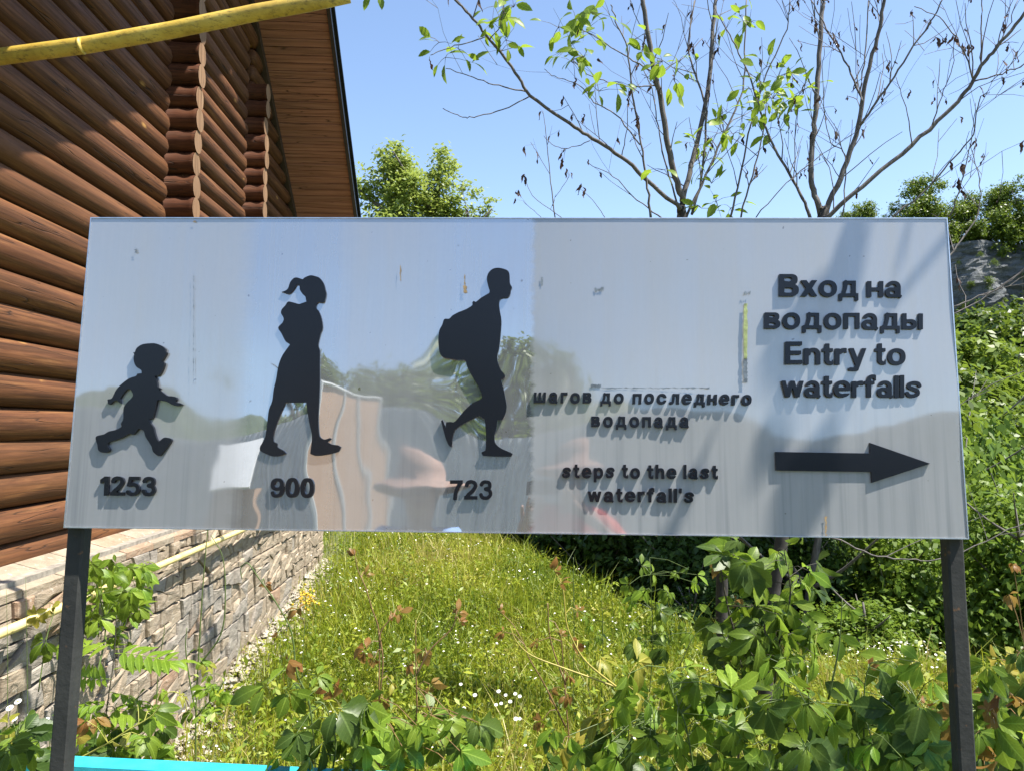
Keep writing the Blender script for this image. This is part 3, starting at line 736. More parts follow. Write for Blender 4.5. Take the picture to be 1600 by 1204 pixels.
def text_line(txt, x0, x1, yb0, yb1, xh, track=.14, th=TH, slant=0.0, space=.42):
    bold = .014 if txt[0].isdigit() else (.028 if xh < 20 else .006)
    """txt set between photograph pixels x0..x1, baseline yb0 -> yb1, x-height xh px tall"""
    adv = []; tot = 0
    for ch in txt:
        if ch == ' ': adv.append((0, space)); tot += space; continue
        g = glyph(ch, bold)[0]; wd = g[:, 0].max() - g[:, 0].min(); adv.append((wd, track)); tot += wd + track
    tot -= track; kx = (x1 - x0) / tot; x = x0
    for ch, (wd, tr) in zip(txt, adv):
        if ch != ' ':
            V, F = glyph(ch, bold); mn = V[:, 0].min(); W = []
            base = yb0 + (yb1 - yb0) * (x - x0) / (x1 - x0) + random.uniform(-.4, .4); rt = random.uniform(-.012, .012)
            for a, b, c in V:
                px_ = x + (a - mn) * kx + slant * b * xh; py_ = base - b * xh + (a - mn) * kx * rt
                u_, v_ = on_sign(px_, py_); W.append((u_, .003 if c < .5 else -th, v_))
            c0 = np.mean(W, axis=0); me = meshdata('letter', np.array(W) - c0, F, ACR)
            put(me, 'digit' if ch.isdigit() else 'letter', SIGN, M=Matrix.Translation(S(*c0)) @ SM.to_4x4())
        x += (wd + tr) * kx if ch != ' ' else tr * kx
text_line('Вход на', 1216.5, 1407.5, 463.5, 465.5, 24.5, .13)
text_line('водопады', 1193.6, 1440, 514, 515.5, 24.5, .16)
text_line('Entry to', 1226, 1413, 569.5, 571, 25, .12)
text_line('waterfalls', 1220, 1437.7, 620, 621.5, 25, .09)
text_line('шагов до последнего', 833.6, 1172.9, 629, 633, 15.5, .34, slant=.05, space=.75)
text_line('водопада', 923.6, 1075.7, 666.5, 668, 15.5, .38)
text_line('steps to the last', 877.9, 1120.7, 745.5, 747.5, 15.5, .30, space=.6)
text_line("waterfall's", 918, 1083.6, 783, 784, 15.5, .26)
text_line('1253', 158, 244.5, 773.5, 773.5, 21.3, .14, slant=.04)
text_line('900', 423.8, 491, 776, 776, 21.3, .12, slant=.03)
text_line('723', 703, 769, 779.5, 779.5, 21.6, .13, slant=.02)
# small traces on the sheet: glue strips, a sliver of old green tape, rust runs, a screw mark
TR = simple('tape_residue', (.30, .35, .14), .7, .5, 60); GLUE = simple('glue_residue', (.12, .15, .18), .8, .4, 90); RUST = simple('rust_run', (.30, .20, .09), .8, .4, 90)
def patch(name, px0, py0, px1, py1, mat, jag=.25, n=14):
    R = np.random.RandomState(int(px0 * 7 + py0)); L = []; Rr = []
    for i in range(n + 1):
        t = i / n
        if py1 - py0 > px1 - px0: L.append((px0 + R.uniform(0, jag) * (px1 - px0), py0 + (py1 - py0) * t)); Rr.append((px1 - R.uniform(0, jag) * (px1 - px0), py0 + (py1 - py0) * t))
        else: L.append((px0 + (px1 - px0) * t, py0 + R.uniform(0, jag) * (py1 - py0))); Rr.append((px0 + (px1 - px0) * t, py1 - R.uniform(0, jag) * (py1 - py0)))
    V = [(*[on_sign(*q)[0]], -.0032, on_sign(*q)[1]) for q in L + Rr]
    sign_obj(name, V, [(i, i + 1, i + n + 2, i + n + 1) for i in range(n)], mat)
patch('tape_sliver', 1160.5, 475, 1168, 562, TR); patch('glue_strip', 1160, 560, 1168, 598, GLUE); patch('glue_strip', 940, 604.5, 1108, 608, GLUE, .7, 40); patch('glue_strip', 923, 600, 939, 606.5, GLUE, .3)
patch('glue_strip', 929, 448, 943, 457, GLUE, .5); patch('glue_strip', 844, 434, 849, 447, GLUE, .6); patch('glue_strip', 1162, 455, 1172, 463, GLUE, .6)
patch('rust_run', 624, 416, 627.5, 439, RUST, .5); patch('rust_run', 723, 447, 731, 458, RUST, .5); patch('rust_run', 725, 430, 727.5, 447, RUST, .5)
patch('rust_run', 1287, 806, 1292, 837, RUST, .5); patch('glue_strip', 302.2, 430, 304.2, 600, GLUE, .9, 60)
patch('glue_strip', 303, 345, 307, 349, RUST, .5); patch('glue_strip', 210, 388, 217, 396, GLUE, .8)
# rubbed smudges of dark grime along the right edge
# ------------------------------------------------------------------ leaves and leaf masses
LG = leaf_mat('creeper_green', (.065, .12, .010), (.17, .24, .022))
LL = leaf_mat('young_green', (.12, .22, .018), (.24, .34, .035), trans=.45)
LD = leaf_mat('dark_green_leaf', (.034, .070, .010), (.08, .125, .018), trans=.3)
LR = leaf_mat('bronze_leaf', (.24, .10, .03), (.24, .16, .04), trans=.4, vein=.35)
LY = leaf_mat('yellow_green_leaf', (.22, .25, .03), (.34, .27, .05), trans=.4)
LDEAD = leaf_mat('withered_leaf', (.030, .018, .016), (.10, .055, .038), trans=.12, vein=.2, rough=.8)
LT = leaf_mat('chestnut_leaf', (.11, .19, .015), (.23, .32, .03), trans=.5)
STEMG = simple('green_stem', (.09, .13, .03), .5, .3, 40)
STEMR = simple('red_stem', (.20, .12, .05), .5, .3, 40)
STEMD = simple('dark_stem', (.05, .045, .03), .7, .3, 40)
BARKD = simple('shaded_bark', (.035, .030, .026), .9, .4, 14, 0, .5)  # darker copy of the bark, thicket shade put into the trunk colour
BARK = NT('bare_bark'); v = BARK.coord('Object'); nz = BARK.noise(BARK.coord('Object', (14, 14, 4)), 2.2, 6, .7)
BARK.col(BARK.ramp(nz, [(.3, (.06, .052, .050)), (.55, (.13, .115, .105)), (.75, (.23, .205, .185))])); BARK.rough(.85); BARK.bump(nz, .6, .01); BARK = BARK.m

def leaflet(L=1.0, Wd=.36, seg=7, fold=.25, droop=.25, tip=.9, serr=.0, peak=.42):
    V = []; U = []
    for i in range(seg + 1):
        t = i / seg
        wv = Wd * (math.sin(math.pi * min(1, t ** (math.log(.5) / math.log(peak)))) ** tip) if 0 < t < 1 else .004
        if serr and 0 < i < seg: wv *= 1 + serr * (1 if i % 2 else -1)
        y = t * L * (1 - .12 * droop * t); z = -droop * L * t * t
        for s in (-1, 0, 1):
            V.append((s * wv, y - (0 if s == 0 else .02 * L), z + (abs(s) * wv * fold)))
            U.append((t, .5 + s * .5 * (wv / Wd)))
    F = []
    for i in range(seg):
        a = i * 3; F += [(a, a + 1, a + 4, a + 3), (a + 1, a + 2, a + 5, a + 4)]
    return V, F, U
def xf(V, M): return [tuple(M @ Vector(v)) for v in V]
def palmate(seed, mat, n=5, curl=.35, Wd=.23):
    R = random.Random(seed); V = []; F = []; U = []
    angs = {5: (-82, -40, 0, 40, 82), 3: (-62, 0, 62)}[n]; lens = {5: (.66, .9, 1.0, .9, .66), 3: (.8, 1, .8)}[n]
    for a, l in zip(angs, lens):
        v, f, u_ = leaflet(l * R.uniform(.92, 1.08), Wd * l * R.uniform(.9, 1.15), 10, R.uniform(.1, .5), curl * R.uniform(.3, 1.7), .95, .06, .56)
        M = Matrix.Rotation(RAD(-a + R.uniform(-15, 15)), 4, 'Z') @ Matrix.Rotation(RAD(R.uniform(-38, 12)), 4, 'X') @ Matrix.Rotation(RAD(R.uniform(-20, 20)), 4, 'Y') @ Matrix.Translation((0, .12, 0))
        k = len(V); V += xf(v, M); F += [tuple(i + k for i in q) for q in f]; U += u_
    return meshdata('leaf', V, F, mat, True, uv=U)
def pinnate(seed, mat, pairs=6):
    R = random.Random(seed); V = []; F = []; U = []
    for i in range(pairs * 2 + 1):
        s = (-1, 1)[i % 2]; t = (i // 2 + 1) / (pairs + .6)
        if i == pairs * 2: s = 0; t = 1
        v, f, u_ = leaflet(.42 * R.uniform(.85, 1.1) * (1 - .35 * abs(t - .55)), .075, 5, .3, .3, .8, 0, .45)
        M = Matrix.Translation((0, t, -.25 * t * t)) @ Matrix.Rotation(RAD(-s * R.uniform(52, 68)), 4, 'Z') @ Matrix.Rotation(RAD(R.uniform(-20, 10)), 4, 'X')
        k = len(V); V += xf(v, M); F += [tuple(j + k for j in q) for q in f]; U += u_
    mb_ = MB(); mb_.tube([(0, t, -.25 * t * t) for t in np.linspace(0, 1, 6)], .008, 3, cap=False)
    k = len(V); V += mb_.V; F += [tuple(j + k for j in q) for q in mb_.F]; U += [(.5, .5)] * len(mb_.V)
    return meshdata('leaf', V, F, mat, True, uv=U)
def single(seed, mat, Wd=.21, droop=.25, fold=.3):
    R = random.Random(seed); v, f, u_ = leaflet(1, Wd * R.uniform(.85, 1.15), 9, fold * R.uniform(.5, 1.5), droop * R.uniform(.2, 1.8), .8, .06, .5)
    return meshdata('leaf', v, f, mat, True, uv=u_)
def deadleaf(seed):
    R = random.Random(seed); V = []; F = []; U = []; seg = 8; ax = 0
    for i in range(seg + 1):
        t = i / seg; wv = .16 * math.sin(math.pi * min(1, max(.02, t))) ** .7 * R.uniform(.6, 1.1); ax += R.uniform(-.1, .1); rot = t * R.uniform(1.5, 3.0)
        for s in (-1, 0, 1):
            q = s * 1.9; V.append((ax + math.cos(rot + q) * wv * abs(s), math.sin(rot + q) * wv * abs(s) + .1 * math.sin(t * 5), -t)); U.append((t, .5 + s * .5))
    for i in range(seg): a = i * 3; F += [(a, a + 1, a + 4, a + 3), (a + 1, a + 2, a + 5, a + 4)]
    return meshdata('withered_leaf', V, F, LDEAD, True, uv=U)
PAL = {'g': [palmate(i, LG) for i in range(4)], 'l': [palmate(10 + i, LL, 5 if i % 2 else 3) for i in range(4)], 'd': [palmate(20 + i, LD, Wd=.3) for i in range(3)],
       'r': [palmate(30 + i, LR, curl=.5, Wd=.22) for i in range(3)], 'y': [palmate(40 + i, LY, curl=.4) for i in range(3)]}
CHL = [single(50 + i, LT) for i in range(5)]
DEAD = [deadleaf(60 + i) for i in range(5)]
PIN = [pinnate(70 + i, LL) for i in range(3)]

def orient(pos, ydir, normal, size):
    """matrix with local Y = ydir, local Z ~ normal"""
    yv = Vector(ydir).normalized(); nz_ = Vector(normal); x = yv.cross(nz_)
    if x.length < 1e-3: x = Vector((1, 0, 0))
    x.normalize(); z = x.cross(yv)
    M = Matrix.Identity(4)
    for i in range(3): M[i][0] = x[i] * size; M[i][1] = yv[i] * size; M[i][2] = z[i] * size; M[i][3] = pos[i]
    return M
def rv(s=1.0): return Vector((random.gauss(0, s), random.gauss(0, s), random.gauss(0, s)))

def cloud(n, blobs, size, seed, sub=14, up=.5, asp=.55, spread=.30, shell=.5):
    R = np.random.RandomState(seed); wts = np.array([b[1][0] * b[1][2] for b in blobs], float); wts /= wts.sum()
    bi = R.choice(len(blobs), n, p=wts)
    C = np.array([b[0] for b in blobs], float); Rr = np.array([b[1] for b in blobs], float)
    K = sub; d = R.normal(size=(len(blobs), K, 3)); d /= np.linalg.norm(d, axis=2, keepdims=True); rad = shell + (1 - shell) * R.rand(len(blobs), K, 1)
    sc_ = d * rad
    si = R.randint(0, K, n)
    loc = sc_[bi, si] + np.clip(R.normal(size=(n, 3)), -1.9, 1.9) * spread * (.5 + R.rand(n, 1)) * np.array([1, 1, .75])
    P = C[bi] + loc * Rr[bi]
    N = R.normal(size=(n, 3)); N[:, 2] = np.abs(N[:, 2]) + up; N += loc * .7; N /= np.linalg.norm(N, axis=1, keepdims=True)
    T = np.cross(N, R.normal(size=(n, 3))); T /= np.linalg.norm(T, axis=1, keepdims=True); B = np.cross(N, T)
    s = size * R.uniform(.6, 1.35, (n, 1))
    V = np.stack([P - T * s * .5, P + B * s * asp * .5 + T * s * .05, P + T * s * .5 - N * s * .12, P - B * s * asp * .5 + T * s * .05], 1).reshape(-1, 3)
    Q = np.arange(n * 4).reshape(n, 4)
    clump = R.rand(len(blobs), K)[bi, si]
    tint = np.repeat(np.clip(.55 * clump + .45 * R.rand(n), 0, 1), 4)
    return V, Q, tint
MW = leaf_mat('shaded_bush_leaves', (.030, .070, .012), (.10, .17, .028), trans=.3, usetint=True, veins=False)  # darker bush leaves, the shade of the thicket put into their colour
MS = leaf_mat('sunny_bush_leaves', (.065, .13, .014), (.20, .28, .035), trans=.38, usetint=True, veins=False)  # lighter copy for bushes in the sun, light put into the colour
MLIME = leaf_mat('lime_tree_leaves', (.07, .13, .018), (.36, .42, .09), trans=.42, usetint=True, veins=False)
MHILL = leaf_mat('hillside_leaves', (.028, .06, .010), (.19, .26, .03), trans=.34, usetint=True, veins=False)
NOTRI = np.zeros((0, 3), int)

def rblobs(R, n, rx, rz, r):
    out = []
    for i in range(n):
        a = R.uniform(0, 6.28); q = math.sqrt(R.rand()) * .75; h = R.uniform(.12, 1) ** .8
        rr_ = r * R.uniform(.7, 1.25) * (1.15 - .45 * h)
        out.append(((math.cos(a) * q * rx * (1.05 - .5 * h), math.sin(a) * q * rx * (1.05 - .5 * h), h * rz), (rr_, rr_, rr_ * .85)))
    return out
BUSH = []
for i in range(5):
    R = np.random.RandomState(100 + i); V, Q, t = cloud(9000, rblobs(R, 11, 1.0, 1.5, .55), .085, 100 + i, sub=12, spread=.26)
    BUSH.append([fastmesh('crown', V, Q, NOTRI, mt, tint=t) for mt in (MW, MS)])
TREE = []
for i in range(4):
    R = np.random.RandomState(200 + i); V, Q, t = cloud(9000, rblobs(R, 13, 1.0, 1.7, .5), .085, 200 + i, sub=14, spread=.24)
    V[:, 2] += .35
    TREE.append(fastmesh('crown', V, Q, NOTRI, MHILL, tint=t))

def trunk_mesh(h, r, seed, limbs=6, lean=.05, top=.75, spread=.8):
    rr_ = random.Random(seed); mb_ = MB(); pts = [Vector((0, 0, -.3))]
    for i in range(1, 7): t = i / 6; pts.append(Vector((lean * math.sin(t * 3 + seed) * h, lean * math.cos(t * 2.3 + seed) * h, h * top * t)))
    mb_.tube(pts, [r * (1.35 if i == 0 else 1 - .75 * i / 6) for i in range(7)], 8, wob=.06)
    for k_ in range(limbs):
        i = rr_.randint(2, 5); a = rr_.uniform(0, 6.28); p = pts[i]; L = h * .38 * rr_.uniform(.6, 1.1) * spread
        q = [p, p + Vector((math.cos(a) * L * .45, math.sin(a) * L * .45, L * .3)), p + Vector((math.cos(a) * L, math.sin(a) * L, L * .8))]
        mb_.tube(smooth_path(q, 3), [r * .45 * (1 - .12 * j) for j in range(7)], 5)
    return mb_
def plant_tree(name, x, y, ztop, rx, crown, label, cat='tree', group=None, base=None, seed=0, rz=0.0, crown_h=1.0, tr=.12):
    z0 = Gz(x, y) if base is None else base
    t = thing(name, (x, y, z0), label, cat, group)
    H = ztop - z0; mb_ = trunk_mesh(H, tr, seed); put(meshdata('trunk', mb_.V, mb_.F, BARK, True), 'trunk', t, loc=(x, y, z0))
    M = Matrix.Translation((x, y, z0 + H * (1 - crown_h))) @ Matrix.Rotation(rz, 4, 'Z') @ Matrix.Diagonal((rx, rx, H * crown_h / 2.15, 1))
    put(crown, 'crown', t, M=M); return t

# lime trees beyond the meadow
for (px, yy, ztop, rx, sd, lab) in ((607, 26, 11.4, 1.75, 1, 'leafy lime tree in the distance touching the cabin eave, taller of two'), (684, 26.8, 11.5, 1.7, 2, 'leafy lime tree in the distance with a low branch reaching right above the sign')):
    x = (px - 752) / FPX * yy; R = np.random.RandomState(300 + sd); bl = []
    for i in range(44):
        h = R.uniform(0, 1) ** .9; a = R.uniform(0, 6.28); q = R.uniform(.2, .95) * (1 - h) ** .5 * 1.0
        bl.append(((x * 0 + math.cos(a) * q * rx, math.sin(a) * q * rx, ztop - .6 - (1 - h) * 5.5), (.5 + .3 * (1 - h), .5 + .3 * (1 - h), .45 + .25 * (1 - h))))
    bl.append(((0, 0, ztop - .3), (.28, .28, .45)))
    if sd == 2: bl += [((1.2, 0, ztop - 2.3), (.6, .4, .35)), ((1.75, 0, ztop - 2.0), (.35, .3, .25)), ((1.0, 0, ztop - .95 - .6), (.45, .4, .35))]
    if sd == 1: bl += [((-1.0, 0, ztop - 1.9), (.5, .4, .45)), ((-1.25, 0, ztop - 1.6), (.25, .3, .5))]
    V, Q, t = cloud(17000, bl, .155, 300 + sd, sub=10, spread=.33, up=.8)
    T = thing('lime_tree', (x, yy, -.2), lab, 'tree', 'lime trees beyond the meadow')
    put(fastmesh('crown', V, Q, NOTRI, MLIME, tint=t), 'crown', T, loc=(x, yy, 0)); mb_ = trunk_mesh(ztop, .2, sd, 9, .01, .95, .5)
    put(meshdata('trunk', mb_.V, mb_.F, BARK, True), 'trunk', T, loc=(x, yy, -.2))

# bushes and small trees below and beyond the meadow edge
BL = [(0.6, 16.6, 1.6, 1.5, 0, 0, 'dark bush at the far end of the meadow, leftmost under the sign'),
      (2.2, 14.2, 1.2, 1.5, 1, 0, 'dark leafy bush behind the crest of the meadow, right of the sign figures'),
      (3.5, 12.7, 1.1, 1.4, 2, 0, 'shaded bush below the meadow edge just left of the creeper covered trunk'),
      (1.5, 18.0, 2.4, 1.9, 3, 0, 'tall dark bush at the back of the shaded thicket'),
      (4.9, 12.0, .9, 1.3, 4, 0, 'shaded bush directly right of the creeper covered trunk'),
      (6.1, 11.2, 1.0, 1.25, 1, 1, 'sunny bush under the right end of the sign, left of the black post'),
      (4.3, 15.0, 2.9, 2.0, 0, 0, 'large dark bush behind the creeper covered trunk'),
      (7.7, 13.4, 2.2, 1.7, 2, 1, 'sunlit bush right of the sign edge, halfway up the picture'),
      (7.1, 9.9, 1.45, 1.15, 3, 1, 'bright green bush right beside the black post'),
      (8.9, 12.4, 1.9, 1.5, 4, 1, 'bright bush at the right picture edge, behind the nearest one'),
      (3.0, 17.0, 3.3, 2.1, 1, 0, 'tall shaded bush at the back, behind the meadow crest'),
      (9.8, 15.5, 3.4, 1.8, 0, 1, 'tall light green bush below the wooded slope at the right edge'),
      (6.1, 16.0, 3.4, 2.2, 3, 0, 'large dark bush at the back behind the right half of the sign'),
      (8.3, 10.3, .35, .95, 0, 1, 'low bright bush in the bottom right corner behind the creepers'),
      (5.0, 9.9, -.2, .95, 2, 1, 'low rounded shrub between the flowering herbs and the thicket'),
      (1.2, 14.6, .2, .9, 4, 0, 'small dark shrub tucked behind the meadow crest'),
      (3.1, 10.9, -.15, .95, 3, 0, 'low shaded shrub at the meadow rim left of the trunk'),
      (12.5, 19.5, 5.0, 2.3, 2, 1, 'rounded sunlit tree at the foot of the wooded slope')]
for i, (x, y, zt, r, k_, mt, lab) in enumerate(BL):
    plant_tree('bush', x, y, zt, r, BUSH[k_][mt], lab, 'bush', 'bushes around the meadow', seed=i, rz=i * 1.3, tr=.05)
# small broadleaf canopy added out of sight to shade the thicket
for i, (x, y, zt, r) in enumerate(((4.4, 13.2, 4.4, 1.9), (2.6, 15.2, 4.5, 1.8), (6.8, 13.0, 4.2, 1.7), (4.8, 10.9, 3.5, 1.35))):
    plant_tree('shade_tree', x, y, zt, r, TREE[i], ['unseen tree added for shade behind the middle of the lettering', 'unseen tree added for shade behind the left part of the step caption', 'unseen tree added for shade behind the right end of the sign', 'unseen tree added for shade, nearest behind the arrow'][i], 'tree', 'added shade trees hidden mostly by the sign', seed=40 + i, rz=i, crown_h=.62, tr=.08)

# wooded slope (one mass) and the trees that stand out on it
R = np.random.RandomState(77); VV = []; QQ = []; TT = []; k = 0
base = []
for i in range(4):
    Rb = np.random.RandomState(500 + i); V, Q, t = cloud(3600, rblobs(Rb, 12, 1.0, 1.6, .5), .135, 500 + i, sub=12, spread=.25); base.append((V, Q, t))
spots = []
for row, yy in enumerate((21, 24, 28, 32, 36, 40, 44, 48, 51)):
    for j in range(7):
        tx = .44 + .36 * (j + R.uniform(-.35, .35)) / 6 * 1.1
        if tx < .50 and yy > 35: continue
        spots.append((tx * yy, yy + R.uniform(-1.2, 1.2), R.uniform(1.5, 2.3) + yy * .018))
for (x, y, r) in spots:
    V, Q, t = base[R.randint(4)]; a = R.uniform(0, 6.28); ca, sa = math.cos(a), math.sin(a)
    W = np.stack([(V[:, 0] * ca - V[:, 1] * sa) * r + x, (V[:, 0] * sa + V[:, 1] * ca) * r + y, V[:, 2] * r * 1.05 + Gz(x, y) - .3], 1)
    VV.append(W); QQ.append(Q + k); TT.append(np.clip(t + R.uniform(-.4, .4), 0, 1)); k += len(V)
tag(put(fastmesh('hillside_woods', np.concatenate(VV), np.concatenate(QQ), NOTRI, MHILL, tint=np.concatenate(TT)), 'hillside_woods'), 'sunlit green woods covering the slope below the grey cliff', 'woods', kind='stuff')

# cliff: broken horizontal beds of grey rock with a wooded rim
m = NT('cliff_rock'); v = m.coord('Object'); b1 = m.noise(m.coord('Object', (.12, .12, 1.3)), 1.2, 8, .72, .5); b2 = m.noise(v, 1.6, 6, .7)
c = m.ramp(b1, [(.3, (.05, .06, .07)), (.45, (.12, .13, .14)), (.6, (.19, .195, .20)), (.75, (.27, .27, .26))])  # rock tones darkened and tinted bluish, haze and shade put into the colour
c = m.mix(m.ramp(b2, [(.5, 0.), (.62, .8)]), c, (.05, .06, .05)); m.col(c); m.rough(.95); m.bump(m.math('ADD', b1, b2), .9, .5); CLIFFM = m.m
def cliff_line(s):   # s along the cliff, from its left end to beyond the frame
    return 25.5 + s * 1.0, 62.0 - s * .50 + .8 * math.sin(s * .45) + .4 * math.sin(s * 1.3 + 1)
nS, nZ = 150, 46; V = []
for j in range(nZ):
    tz = j / (nZ - 1)
    for i in range(nS):
        s = -7 + 62 * i / (nS - 1); x, y = cliff_line(s); fall = float(sstep(-7, 3, s))
        zt = 6 + (16.4 + .6 * math.sin(s * .6)) * .62 * (1 if 1 else 0) * fall; z = 6 + (zt - 6 + 1e-6) * tz
        bed = math.floor(z * 1.4 + .5 * math.sin(s * .3)); rnd = math.sin(bed * 12.9898 + 3) * .5
        off = .45 * rnd + .5 * noise.noise(Vector((s * .35, z * .5, 0))) + .45 * noise.noise(Vector((s * 1.4, z * 2.2, 4))) + .22 * noise.noise(Vector((s * 4, z * 5, 8)))
        V.append((x, y + off + 2.2 * tz, z))
F = [(j * nS + i, j * nS + i + 1, (j + 1) * nS + i + 1, (j + 1) * nS + i) for j in range(nZ - 1) for i in range(nS - 1)]
n0 = len(V)
for i in range(nS): s = -7 + 62 * i / (nS - 1); x, y = cliff_line(s); V.append((x + 1, y + 45, V[(nZ - 1) * nS + i][2] + 1.0))
F += [((nZ - 1) * nS + i, (nZ - 1) * nS + i + 1, n0 + i + 1, n0 + i) for i in range(nS - 1)]
put(meshdata('cliff', V, F, CLIFFM), 'cliff')['kind'] = 'structure'
rim = []
R = np.random.RandomState(5); VV = []; QQ = []; TT = []; k = 0
for i in range(30):
    s = -5.5 + i * 1.15 + R.uniform(-.5, .5); x, y = cliff_line(s); fall = float(sstep(-7, 3, s))
    r = R.uniform(1.2, 1.75); z = 6 + (16.4 * .62) * fall - .9 + R.uniform(-.5, .4); yy = y + R.uniform(.9, 3.5) + 1
    V, Q, t = base[R.randint(4)]
    W = np.stack([V[:, 0] * r + x, V[:, 1] * r + yy, V[:, 2] * r * 1.1 + z], 1); VV.append(W); QQ.append(Q + k); TT.append(t * .8); k += len(V)
for i in range(26):   # plants hanging on ledges of the rock
    s = R.uniform(1, 18); x, y = cliff_line(s); z = R.uniform(8.5, 15); r = R.uniform(.25, .6); V, Q, t = base[R.randint(4)]; sel = slice(0, 3600)
    W = np.stack([V[sel, 0] * r + x, V[sel, 1] * r + y - .3 + (z - 6) * .2, V[sel, 2] * r + z], 1); VV.append(W); QQ.append(Q[:900] + k); TT.append(t[sel] * .5); k += len(W)
tag(put(fastmesh('cliff_top_scrub', np.concatenate(VV), np.concatenate(QQ), NOTRI, MHILL, tint=np.concatenate(TT)), 'cliff_top_scrub'), 'green scrub along the top and ledges of the grey cliff', 'scrub', kind='stuff')
for i, (px, pt, yy, r) in enumerate(((1352, 322, 60, 1.6), (1405, 318, 61, 1.5), (1443, 283, 60, 2.3), (1500, 300, 60, 2.0), (1560, 300, 59, 1.9), (1590, 281, 58, 2.4), (1318, 335, 62, 1.3))):
    p = PY(px, pt, yy)
    plant_tree('cliff_top_tree', p.x, yy, p.z, r, TREE[i % 4], ['small tree at the left end of the cliff top', 'second tree from the left on the cliff top', 'big rounded tree on the cliff top above the sign corner', 'tree on the cliff top right of the big rounded one', 'tree on the cliff top near the right picture edge', 'tall tree on the cliff top cut by the picture edge', 'tiny tree farthest left on the ridge'][i],
               'tree', 'trees on the cliff top', base=p.z - r * 2.6, seed=70 + i, rz=i * 2.1, tr=.15)

# ------------------------------------------------------------------ meadow
def in_meadow(x, y): return (y < edge_y(x) + 1.2) & (x > np.where(y < 12.62, FX + .02, -6))
R = np.random.RandomState(9)
def sample(n, ylo=5.6, yhi=16.5):
    out = []
    while sum(len(o) for o in out) < n:
        yy = ylo + (yhi - ylo) * R.rand(n) ** 1.25; xx = R.uniform(-5.5, 9.5, n)
        ok = in_meadow(xx, yy) & (xx / yy < .76) & (xx / yy > -.46); out.append(np.stack([xx, yy], 1)[ok])
    return np.concatenate(out)[:n]
P = sample(95000); n = len(P); z = G(P[:, 0], P[:, 1])
nearwall = np.clip(np.abs(P[:, 0] - FX) / .9, 0, 1); keep = R.rand(n) < (.12 + .88 * nearwall); P = P[keep]; z = z[keep]; n = len(P)
h = R.uniform(.07, .26, n) * (1 + .5 * fbm(P[:, 0], P[:, 1], .9, 5) * .4) + (R.rand(n) < .06) * R.uniform(.1, .38, n); h = np.clip(h, .05, .6)
a = R.uniform(0, 6.28, n); wd = R.uniform(.003, .0065, n); ln = R.normal(0, .7, n) * h; la = R.uniform(0, 6.28, n)
cx, cy = np.cos(a) * wd, np.sin(a) * wd; lx, ly = np.cos(la) * ln, np.sin(la) * ln
B0 = np.stack([P[:, 0] - cx, P[:, 1] - cy, z - .02], 1); B1 = np.stack([P[:, 0] + cx, P[:, 1] + cy, z - .02], 1)
M0 = np.stack([P[:, 0] - cx * .8 + lx * .35, P[:, 1] - cy * .8 + ly * .35, z + h * .6], 1); M1 = np.stack([P[:, 0] + cx * .8 + lx * .35, P[:, 1] + cy * .8 + ly * .35, z + h * .6], 1)
T0 = np.stack([P[:, 0] + lx, P[:, 1] + ly, z + h], 1)
V = np.stack([B0, B1, M1, M0, T0], 1).reshape(-1, 3); i5 = np.arange(n) * 5
quads = np.stack([i5, i5 + 1, i5 + 2, i5 + 3], 1); tris = np.stack([i5 + 3, i5 + 2, i5 + 4], 1)
patchy = .5 + .28 * fbm(P[:, 0], P[:, 1], 1.8, 11)
tint = np.repeat(np.clip(patchy + R.normal(0, .22, n), 0, 1), 5)
MG = NT('meadow_grass'); at = MG.n('Attribute', attribute_name='tint')
c = MG.ramp(at.outputs['Fac'], [(0.0, (.09, .155, .010)), (.4, (.25, .31, .018)), (.75, (.38, .38, .035)), (1.0, (.48, .40, .15))])
MG.col(c); MG.rough(.5); tr = MG.n('BsdfTranslucent'); MG.l(c, tr.inputs[0]); mx = MG.n('MixShader'); mx.inputs[0].default_value = .4
MG.l(MG.b.outputs[0], mx.inputs[1]); MG.l(tr.outputs[0], mx.inputs[2]); MG.l(mx.outputs[0], MG.out.inputs[0]); MGR = MG.m
tag(put(fastmesh('meadow_grass', V, quads, tris, MGR, tint=tint), 'meadow_grass'), 'yellow green meadow grass on the slope beside the stone base', 'grass', kind='stuff')
P = sample(120000); n = len(P); nearwall = np.clip(np.abs(P[:, 0] - FX) / .9, 0, 1); keep = R.rand(n) < (.08 + .92 * nearwall); P = P[keep]; n = len(P); z = G(P[:, 0], P[:, 1])
hh = np.abs(R.normal(0, .085, n)) + np.clip(.10 * fbm(P[:, 0], P[:, 1], .55, 8), 0, .25) * R.rand(n)
C = np.stack([P[:, 0], P[:, 1], z + hh], 1); N = R.normal(size=(n, 3)); N[:, 2] = np.abs(N[:, 2]) + .5; N /= np.linalg.norm(N, axis=1, keepdims=True)
T = np.cross(N, R.normal(size=(n, 3))); T /= np.linalg.norm(T, axis=1, keepdims=True); B = np.cross(N, T); s = R.uniform(.010, .030, (n, 1)) + (R.rand(n, 1) < .12) * .02
V = np.stack([C - T * s, C + B * s * .45, C + T * s, C - B * s * .45], 1).reshape(-1, 3)
tag(put(fastmesh('meadow_herbs', V, np.arange(n * 4).reshape(n, 4), NOTRI, MGR, tint=np.repeat(np.clip(.32 + .25 * fbm(P[:, 0], P[:, 1], 1.1, 12) + R.normal(0, .2, n), 0, .9), 4)), 'meadow_herbs'),
    'small leafy herbs mixed through the meadow grass', 'herbs', kind='stuff')
